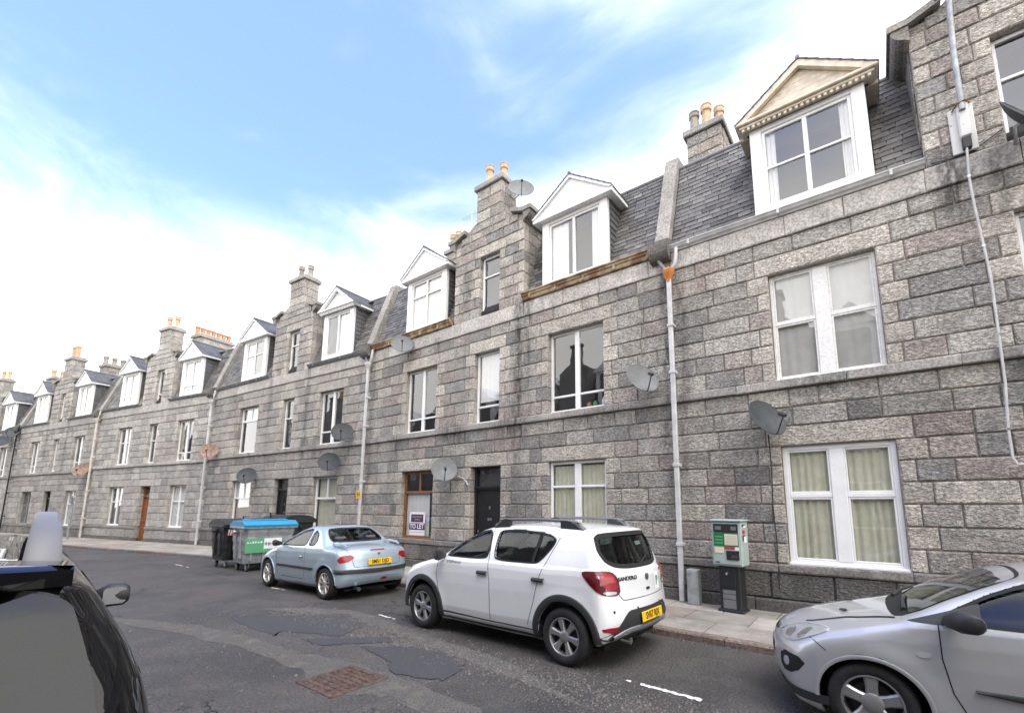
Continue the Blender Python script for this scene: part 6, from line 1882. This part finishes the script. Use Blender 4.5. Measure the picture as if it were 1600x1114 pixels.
# ================================================================= blue coupe cabriolet
def blue_car():
    S = dict(ext=(-1.85, 2.0), hw=.85, ht=1.40, mid=-.2, axles=(1.221, -1.221), rw=.297, ra=.345, track=.715, flare=.02,
      side=[(1.90, .18), (1.98, .30), (2.0, .46), (1.95, .60), (1.84, .70), (1.55, .80), (1.15, .89), (.98, .925), (.55, 1.13), (.15, 1.305), (-.12, 1.365), (-.40, 1.372), (-.62, 1.345), (-.92, 1.16), (-1.12, 1.03), (-1.2, 1.005), (-1.55, .985), (-1.72, .94), (-1.79, .82), (-1.82, .66), (-1.85, .55), (-1.84, .38), (-1.76, .25), (-.9, .17), (.9, .17)],
      belt_rise=[(-2, .04), (-.8, .03), (.6, 0), (2.1, -.10)],
      sec=[(.12, .68), (.22, .77), (.36, .80), (.52, .825), (.70, .832), (.82, .82), (.90, .795), (.94, .765), (1.10, .68), (1.25, .59), (1.33, .53), (1.45, .47)],
      plan=[(-1.9, .58), (-1.8, .68), (-1.6, .79), (-1.2, .85), (1.2, .85), (1.65, .78), (1.85, .68), (2.0, .50)], nose=.30, tail=.17, k=.075, crown=.05)
    C = Car(S)
    fw = [(.72, .945), (.30, 1.15), (.02, 1.26), (-.20, 1.29), (-.31, 1.285), (-.36, .965), (.2, .95)]
    qw = [(-.42, .975), (-.38, 1.275), (-.52, 1.25), (-.68, 1.14), (-.72, .99)]
    rear = [(-.48, 1.06), (.48, 1.06), (.60, 1.07), (.48, 1.305), (-.48, 1.305), (-.60, 1.07)]
    wind = [(-.62, .96), (.62, .96), (.60, 1.05), (.46, 1.30), (-.46, 1.30), (-.60, 1.05)]
    C.side_cut(fw); C.side_cut(qw); C.end_cut(rear, False); C.end_cut(wind, True)
    t = thing('coupe_car', 'pale blue metallic coupe with folding hard top and yellow rear plate', 'car', (-10.0, 5.66, 0), R(180-0.5))
    link('body', C.body_mesh('body', ['paint_blue', 'car_interior']), t)
    for v in 'LR':
        sg = 1 if v == 'L' else -1; k = sg
        C.patch('door_window', fw, v, 'car_glass', t, -.016, skirt=0); C.patch('quarter_window', qw, v, 'car_glass', t, -.016, skirt=0)
        C.ribbon('window_seal', fw, v, 'gap_black', t, .018, .003, True, 2); C.ribbon('window_seal', qw, v, 'gap_black', t, .018, .003, True, 2)
        C.ribbon('door_gap', [(-.38, .95), (-.42, .75), (-.42, .42), (-.36, .31), (.60, .30)], v, 'gap_black', t, .008, .0012)
        C.ribbon('door_gap', [(.84, .89), (.83, .6), (.74, .31)], v, 'gap_black', t, .008, .0012)
        C.ribbon('rub_strip', [(.76, .52), (-.76, .535)], v, 'cladding', t, .055, .004, thick=.012)
        C.ribbon('door_handle', [(-.22, .745), (-.34, .745)], v, 'chrome', t, .035, .003, thick=.018)
        for ax in S['axles']:
            C.ribbon('arch_lip', [(ax+.355*math.cos(a), .297+.355*math.sin(a)) for a in np.linspace(.0, math.pi, 28)], v, 'paint_blue', t, .03, .004, thick=.008)
        m = MB(); V = []
        for x, y, z, w, h in ((.72, .76, .96, .03, .03), (.70, .84, .975, .05, .05), (.66, .93, .985, .07, .07), (.64, .98, .985, .05, .055)):
            for q in range(10):
                a = 2*math.pi*q/10; V.append((x+w*math.cos(a), sg*y, z+h*math.sin(a)))
        m.add(V, [(i*10+q, i*10+(q+1) % 10, i*10+10+(q+1) % 10, i*10+10+q) for i in range(3) for q in range(10)]+[tuple(range(30, 40))])
        recalc(m.build('door_mirror', MATS['black_plastic'], t, smooth=True, angle=60))
        a = 50*sg
        C.patch('tail_lamp', [(-.20*k, .82), (-.02*k, .86), (.09*k, .80), (.10*k, .71), (-.02*k, .695), (-.16*k, .74)], ('rd', a, -1.66, sg*.70), 'red_lens', t, .006)
        m = MB(); m.tube([(-1.08, sg*.58, 1.035), (-1.25, sg*.60, 1.045), (-1.5, sg*.60, 1.02), (-1.62, sg*.58, .985)], [.012, .028, .028, .012], 8); m.build('deck_fairing', MATS['paint_blue'], t, smooth=True)
        C.patch('head_lamp', [(k*.30, .62), (k*.66, .68), (k*.72, .80), (k*.45, .75)], 'front', 'clear_lens', t, .005)
        C.patch('side_repeater', [(.98, .70), (1.02, .70), (1.02, .725), (.98, .725)], v, 'clear_lens', t, .004, 1, 2, .01, 16)
    C.patch('rear_screen', rear, 'rear', 'car_glass', t, -.016, skirt=0); C.ribbon('screen_seal', rear, 'rear', 'gap_black', t, .03, .003, True, 2)
    C.patch('windscreen', wind, 'ws', 'car_glass', t, -.016, skirt=0); C.ribbon('screen_seal', wind, 'ws', 'gap_black', t, .03, .003, True, 2)
    C.ribbon('bumper_strip', [(-.80, .535), (-.6, .535), (0, .53), (.6, .535), (.80, .535)], 'rear', 'cladding', t, .085, .006, thick=.018)
    for v in 'LR': C.ribbon('bumper_strip', [(-1.58, .54), (-1.76, .538)], v, 'cladding', t, .08, .006, thick=.014)
    C.patch('plate_recess', [(-.40, .63), (.40, .63), (.40, .775), (-.40, .775)], 'rear', 'paint_blue', t, .003, 1, 4, .004)
    plate(t, S, -1.842, .695, 'SM51 DJD', -6)
    C.ribbon('boot_gap', [(-.60, .95), (-.55, .80), (-.50, .615), (.50, .615), (.55, .80), (.60, .95)], 'rear', 'gap_black', t, .008, .0012)
    C.patch('brake_lamp', [(-.16, .905), (.16, .905), (.16, .925), (-.16, .925)], 'rear', 'red_lens', t, .004, 0, 2, .01)
    C.patch('badge', [(-.025, .815), (.025, .815), (.03, .86), (0, .875), (-.03, .86)], 'rear', 'chrome', t, .004, 1, 3, .01, 20)
    C.patch('fog_lamp', [(-.20, .335), (-.02, .335), (-.02, .385), (-.20, .385)], 'rear', 'red_lens', t, .004, 2, 4, .01, 30)
    C.patch('bumper_reflector', [(-.66, .34), (-.60, .34), (-.60, .37), (-.66, .37)], 'rear', 'clear_lens', t, .004, 1, 2, .01, 16)
    m = MB(); m.tube([(-1.66, .42, .22), (-1.83, .42, .205)], [.032, .036], 12); m.build('exhaust', MATS['steel'], t, smooth=True)
    seats(t, (-.05, -.70), .34, .28, 1.06)
    MB().bbox(.50, .85, -.64, .64, .62, .90, .05).build('dashboard', MATS['car_interior'], t)
    MB().box(-1.6, 1.7, -.58, .58, .16, .20).build('underbody', MATS['gap_black'], t)
    st = dict(n=9, w0=.022, w1=.036, mat='alloy_light', hub=.26, ph=.1)
    for ax in S['axles']:
        for s in (1, -1): wheel(t, ax, s, S, .297, .185, .205, st)
    return t

# ================================================================= silver hatchback
def silver_car():
    S = dict(zk=.905, ext=(-1.90, 2.06), hw=.86, ht=1.49, mid=-.2, axles=(1.243, -1.243), rw=.297, ra=.355, track=.715, flare=.026,
      side=[(1.95, .17), (2.03, .30), (2.055, .46), (2.04, .62), (1.97, .73), (1.80, .83), (1.45, .93), (1.12, 1.005), (1.03, 1.04), (.62, 1.26), (.28, 1.405), (.0, 1.45), (-.5, 1.47), (-1.1, 1.44), (-1.55, 1.38), (-1.72, 1.2), (-1.82, .98), (-1.88, .75), (-1.89, .45), (-1.80, .26), (-.9, .17), (.9, .17)],
      belt_rise=[(-2, .05), (-.8, .03), (.8, -.01), (2.1, -.13)],
      sec=[(.12, .68), (.22, .775), (.36, .81), (.52, .828), (.70, .842), (.86, .84), (.97, .822), (1.01, .80), (1.05, .775), (1.22, .69), (1.36, .615), (1.43, .56), (1.55, .50)],
      plan=[(-1.95, .60), (-1.8, .74), (-1.5, .82), (-1.2, .86), (1.25, .86), (1.6, .81), (1.85, .70), (2.06, .48)], nose=.32, tail=.15, k=.075, crown=.055)
    C = Car(S)
    fw = [(.84, 1.02), (.50, 1.24), (.22, 1.37), (-.04, 1.395), (-.11, 1.03)]
    rw = [(-.20, 1.035), (-.18, 1.395), (-.8, 1.38), (-1.05, 1.31), (-.98, 1.06)]
    rear = [(-.52, 1.06), (.52, 1.06), (.50, 1.34), (-.50, 1.34)]
    wind = [(-.68, 1.055), (.68, 1.055), (.64, 1.16), (.50, 1.355), (-.50, 1.355), (-.64, 1.16)]
    C.side_cut(fw); C.side_cut(rw); C.end_cut(rear, False); C.end_cut([(p[0]*.86, 1.2+(p[1]-1.2)*.93) for p in wind], True)
    t = thing('small_car', 'silver small car at right edge with only its front half in view', 'car', (1.08, 5.28, 0), R(180-1.0))
    link('body', C.body_mesh('body', ['paint_silver', 'car_interior'], .018), t)
    for v in 'LR':
        sg = 1 if v == 'L' else -1; k = sg
        C.patch('front_window', fw, v, 'car_glass', t, -.016, skirt=0); C.patch('rear_window', rw, v, 'car_glass', t, -.016, skirt=0)
        C.ribbon('window_seal', fw, v, 'gap_black', t, .022, .003, True, 2); C.ribbon('window_seal', rw, v, 'gap_black', t, .02, .003, True, 2)
        C.patch('mirror_sail', [(.98, 1.00), (.56, 1.00), (.56, 1.18)], v, 'cladding', t, .004, 0, 4, 0)
        C.ribbon('door_gap', [(.80, 1.00), (.80, .75), (.76, .50), (.66, .27)], v, 'gap_black', t, .008, .0012)
        C.ribbon('door_gap', [(-.12, 1.02), (-.18, .8), (-.18, .28)], v, 'gap_black', t, .008, .0012)
        C.ribbon('bumper_gap', [(1.52, .665), (1.62, .74), (1.74, .755)], v, 'gap_black', t, .007, .0012)
        C.ribbon('bonnet_gap', [(1.70, .815), (1.40, .905), (1.05, .985)], v, 'gap_black', t, .006, .0012)
        C.ribbon('rub_strip', [(.64, .545), (-.1, .535), (-.8, .54)], v, 'cladding', t, [.02, .065, .065, .065, .06], .004, thick=.016)
        C.ribbon('door_handle', [(.02, .86), (-.14, .865)], v, 'paint_silver', t, .04, .003, thick=.022)
        C.patch('side_repeater', [(.86, .735), (.94, .735), (.94, .772), (.86, .772)], v, 'clear_lens', t, .005, 3, 3, .01, 24)
        for ax in S['axles']:
            C.ribbon('arch_lip', [(ax+.368*math.cos(a), .297+.368*math.sin(a)) for a in np.linspace(-.05, math.pi+.05, 30)], v, 'paint_silver', t, .035, .004, thick=.010)
        m = MB(); V = []
        for x, y, z, w, h in ((.74, .78, .975, .03, .03), (.72, .86, .985, .06, .055), (.67, .95, 1.0, .085, .075), (.63, 1.03, 1.005, .07, .065), (.61, 1.05, 1.005, .04, .05)):
            for q in range(14):
                a = 2*math.pi*q/14; V.append((x+w*math.cos(a), sg*y, z+h*math.sin(a)))
        m.add(V, [(i*14+q, i*14+(q+1) % 14, i*14+14+(q+1) % 14, i*14+14+q) for i in range(4) for q in range(14)]+[tuple(range(56, 70))])
        recalc(m.build('door_mirror', MATS['cladding'], t, smooth=True, angle=60))
        a = 48*sg
        HL = [(-.30*k, .685), (-.12*k, .655), (.02*k, .67), (.20*k, .77), (.27*k, .835), (.10*k, .835), (-.10*k, .80), (-.24*k, .745)]
        C.patch('head_lamp', HL, ('fd', a, 1.78, sg*.66), 'clear_lens', t, .004, 1, 6, .02)
        C.patch('lamp_reflector', [(-.20*k, .69), (-.10*k, .675), (-.04*k, .70), (-.06*k, .775), (-.16*k, .755)], ('fd', a, 1.78, sg*.66), 'lamp_bowl', t, .0065, 2, 4, 0, 30)
        C.patch('lamp_reflector', [(.01*k, .69), (.08*k, .715), (.12*k, .79), (.06*k, .815), (.0*k, .77)], ('fd', a, 1.78, sg*.66), 'lamp_bowl', t, .0065, 2, 4, 0, 30)
        C.patch('lamp_cover', HL, ('fd', a, 1.78, sg*.66), 'lamp_glass', t, .014, 1, 6, .02)
        C.patch('fog_lamp_recess', [(-.17*k, .37), (.05*k, .39), (.17*k, .55), (-.17*k, .565)], ('fd', a, 1.78, sg*.66), 'gap_black', t, .004, 1, 4, .01)
        C.patch('fog_lamp', [(-.10*k, .435), (-.02*k, .435), (-.02*k, .515), (-.10*k, .515)], ('fd', a, 1.78, sg*.66), 'clear_lens', t, .010, 3, 4, .01, 24)
        C.ribbon('chin_trim', [(-.40*k, .24), (0, .245), (.36*k, .25)], ('fd', a, 1.78, sg*.66), 'cladding', t, .07, .006)
    C.ribbon('screen_seal', [(p[0]*.94, 1.2+(p[1]-1.2)*.97) for p in wind], 'ws', 'gap_black', t, .10, .002, True, 2); C.patch('windscreen', wind, 'ws', 'car_glass', t, .006, 2, 9, .006)
    C.patch('rear_screen', rear, 'rear', 'car_glass', t, -.016, skirt=0)
    for y0 in (.55, -.10):
        p0, p1 = C.pts([(y0, 1.05)], 'front', .02)[0], C.pts([(y0-.48, 1.09)], 'front', .015)[0]
        m = MB(); m.tube([p0, (p0+p1)/2+np.array([.01, 0, .012]), p1], [.016, .012, .008], 6); m.build('wiper', MATS['black_plastic'], t)
    C.patch('grille', [(-.30, .40), (.30, .40), (.34, .58), (-.34, .58)], 'front', 'gap_black', t, .004, 1, 4, .01)
    C.patch('upper_grille', [(-.30, .66), (.30, .66), (.34, .72), (-.34, .72)], 'front', 'chrome', t, .004, 1, 4, .01)
    for y in (.30, -.30):
        p = C.pts([(1.42, y)], 'top', .008)[0]
        m = MB(); m.bbox(-.03, .03, -.02, .02, 0, .014, .005); m.build('washer_jet', MATS['black_plastic'], t, loc=p)
    C.patch('tax_disc', [(.40, 1.15), (.48, 1.15), (.48, 1.23), (.40, 1.23)], 'front', 'sign_white', t, -.024, 2, 2, 0, 20)
    seats(t, (-.05, -.95), .35, .30, 1.02)
    MB().bbox(.52, .92, -.66, .66, .60, .89, .06).build('dashboard', MATS['car_interior'], t)
    m = MB(); m.tube([(.38+.05*math.sin(a), -.34+.18*math.cos(a), .87+.17*math.sin(a)) for a in np.linspace(0, 6.283, 25)], .015, 6, cap=False); m.build('steering_wheel', MATS['car_interior'], t)
    MB().box(-1.6, 1.75, -.58, .58, .16, .20).build('underbody', MATS['gap_black'], t)
    st = dict(n=5, w0=.085, w1=.105, wm=.080, mat='alloy', hub=.36, ph=.33)
    for ax in S['axles']:
        for s in (1, -1): wheel(t, ax, s, S, .297, .19, .205, st)
    return t

# ================================================================= black estate in the foreground
def black_car():
    S = dict(ext=(-2.28, 2.26), hw=.93, ht=1.72, mid=-.2, axles=(1.33, -1.30), rw=.345, ra=.41, track=.775, flare=.018,
      side=[(2.15, .24), (2.24, .40), (2.26, .62), (2.18, .84), (1.9, .98), (1.3, 1.08), (1.05, 1.12), (.55, 1.42), (.25, 1.57), (-.05, 1.64), (-.7, 1.675), (-1.4, 1.67), (-1.95, 1.645), (-2.05, 1.60), (-2.16, 1.25), (-2.22, 1.08), (-2.25, .80), (-2.28, .60), (-2.22, .36), (-2.0, .28), (-.9, .24), (.9, .24)],
      belt_rise=[(-2.3, .06), (-.8, .03), (.9, -.01), (2.2, -.05)],
      sec=[(.18, .72), (.30, .82), (.45, .865), (.62, .885), (.85, .90), (1.02, .892), (1.10, .872), (1.15, .85), (1.32, .765), (1.50, .67), (1.58, .61), (1.70, .54)],
      plan=[(-2.32, .62), (-2.2, .74), (-2.0, .84), (-1.5, .92), (1.3, .92), (1.9, .84), (2.1, .72), (2.26, .55)], nose=.26, tail=.13, k=.10, crown=.05)
    C = Car(S)
    fw = [(.88, 1.15), (.45, 1.42), (.2, 1.535), (-.02, 1.55), (-.06, 1.16), (.4, 1.15)]
    rw = [(-.16, 1.165), (-.14, 1.555), (-.9, 1.565), (-1.02, 1.50), (-1.0, 1.185)]
    qw = [(-1.12, 1.20), (-1.10, 1.53), (-1.60, 1.52), (-1.82, 1.28), (-1.6, 1.215)]
    rear = [(-.60, 1.06), (.60, 1.06), (.70, 1.12), (.70, 1.26), (.66, 1.42), (.60, 1.60), (-.60, 1.60), (-.66, 1.42), (-.70, 1.26), (-.70, 1.12)]
    wind = [(-.72, 1.15), (.72, 1.15), (.66, 1.28), (.52, 1.55), (-.52, 1.55), (-.66, 1.28)]
    for p in (fw, rw, qw): C.side_cut(p)
    C.end_cut([(p[0]*.80, 1.33+(p[1]-1.33)*.80) for p in rear], False); C.end_cut(wind, True)
    t = thing('estate_car', 'glossy black estate with roof rails in the near left corner', 'car', BLACK_POS, BLACK_RZ)
    link('body', C.body_mesh('body', ['paint_black', 'car_interior'], .02), t)
    for v in 'LR':
        sg = 1 if v == 'L' else -1
        for p, nm in ((fw, 'front_window'), (rw, 'rear_door_window'), (qw, 'quarter_window')):
            C.patch(nm, p, v, 'car_glass', t, -.016, skirt=0); C.ribbon('window_seal', p, v, 'gap_black', t, .025, .003, True, 2)
        C.ribbon('door_gap', [(-.06, 1.56), (-.11, 1.15), (-.12, .36)], v, 'gap_black', t, .008, .0012)
        C.ribbon('door_gap', [(-1.06, 1.54), (-1.05, 1.15), (-.98, .8), (-.86, .40)], v, 'gap_black', t, .008, .0012)
        C.ribbon('belt_trim', [(.9, 1.135), (-.6, 1.15), (-1.8, 1.20)], v, 'chrome', t, .012, .004)
        for x in (.05, -.90): C.ribbon('door_handle', [(x, .98), (x-.17, .985)], v, 'paint_black', t, .045, .004, thick=.03)
        m = MB(); V = []
        for x, y, z, w, h in ((.80, .84, 1.15, .03, .03), (.78, .885, 1.155, .05, .05), (.74, .93, 1.16, .09, .08), (.72, 1.02, 1.16, .08, .075), (.71, 1.045, 1.16, .05, .05)):
            for q in range(16):
                a = 2*math.pi*q/16; V.append((x+w*.7*math.cos(a), sg*y, z+h*math.sin(a)))
        m.add(V, [(i*16+q, i*16+(q+1) % 16, i*16+16+(q+1) % 16, i*16+16+q) for i in range(4) for q in range(16)]+[tuple(range(64, 80))])
        mr = m.build('door_mirror', MATS['black_plastic'], t, smooth=True, angle=60); recalc(mr)
        g = MB(); n = 20
        g.add([(.672, sg*(.965+.060*max(-1, min(1, 1.25*math.cos(6.283*q/n)))), 1.16+.055*max(-1, min(1, 1.25*math.sin(6.283*q/n)))) for q in range(n)], [tuple(range(n))])
        o = g.build('mirror_glass', MATS['chrome'], mr); recalc_out(o, (1, 0, 0))
        # raised roof rail with a solid rear foot
        y = sg*.56
        path = [(.12, 1.58), (.04, 1.66), (-.12, 1.70), (-.5, 1.725), (-.9, 1.74), (-1.3, 1.745), (-1.5, 1.742), (-1.62, 1.730), (-1.71, 1.705), (-1.775, 1.665), (-1.81, 1.615), (-1.825, 1.57)]
        m = MB(); V = []; N = len(path)
        for i, (px_, pz_) in enumerate(path):
            a_, b_ = path[max(i-1, 0)], path[min(i+1, N-1)]; tx, tz = b_[0]-a_[0], b_[1]-a_[1]; l_ = math.hypot(tx, tz); nx_, nz_ = tz/l_, -tx/l_
            hw_ = .030+.012*max(0, (i-7)/4); th_ = .014
            for dy, dn in ((-hw_, -th_), (-hw_, th_*.5), (-hw_*.7, th_), (hw_*.7, th_), (hw_, th_*.5), (hw_, -th_)):
                V.append((px_+nx_*dn, y+dy, pz_+nz_*dn))
        m.add(V, [(i*6+k, i*6+(k+1) % 6, i*6+6+(k+1) % 6, i*6+6+k) for i in range(N-1) for k in range(6)]+[tuple(range(6)), tuple(range(N*6-1, N*6-7, -1))])
        recalc(m.build('roof_rail', MATS['rail_grey'], t, smooth=True, angle=35))
        C.patch('tail_lamp', [(-.30*sg, 1.10), (-.02*sg, 1.12), (.0*sg, .82), (-.20*sg, .80)], ('rd', 45*sg, -2.1, sg*.78), 'red_lens', t, .006)
    C.patch('rear_screen', rear, 'rear', 'car_glass_dark', t, .004, rnd=3, rings=14, skirt=0.008, n=160)
    C.patch('windscreen', wind, 'ws', 'car_glass', t, -.016, skirt=0)
    # roof spoiler
    m = MB(); V = []
    n = 24
    for i in range(n+1):
        y = -.62+1.24*i/n; q = (y/.8)**2; ay = abs(y)
        tp = 1-(ay/.63)**4; xr = -2.14+.10*q+.10*max(0, (ay-.38)/.24)**2
        zt = 1.655-.052*q; th = .006+.040*tp
        V += [(-1.80, y, zt-.004), (-2.0, y, zt), (xr+.02, y, zt-.001), (xr, y, zt-.012), (xr+.01, y, zt-.012-th), (-1.98, y, zt-.05-th*.5)]
    F = [(i*6+k, i*6+k+1, i*6+k+7, i*6+k+6) for i in range(n) for k in range(5)]+[tuple(range(6)), tuple(range(n*6+5, n*6-1, -1))]
    m.add(V, F); o = m.build('roof_spoiler', MATS['paint_black'], t, smooth=True, angle=40); recalc(o)
    m = MB(); m.tube([(-2.165, 0, 1.17), (-2.16, -.20, 1.20), (-2.12, -.42, 1.30)], .010, 6); m.build('rear_wiper', MATS['black_plastic'], t)
    seats(t, (.05, -.90), .37, .45, 1.25)
    MB().bbox(.60, 1.0, -.70, .70, .78, 1.08, .06).build('dashboard', MATS['car_interior'], t)
    MB().bbox(-2.1, 1.0, -.70, .70, .55, .62, .02).build('cabin_floor', MATS['car_interior'], t)
    MB().box(-1.9, 1.9, -.62, .62, .24, .29).build('underbody', MATS['gap_black'], t)
    st = dict(n=7, w0=.04, w1=.06, mat='alloy', hub=.26, ph=.2)
    for ax in S['axles']:
        for s in (1, -1): wheel(t, ax, s, S, .345, .215, .225, st)
    return t
make_glass('car_glass_dark', (.10, .11, .115), 1.55, .95)
BLACK_POS, BLACK_RZ = (-3.80, -.125, 0), R(180-6.2)
white_car(); blue_car(); silver_car(); black_car()
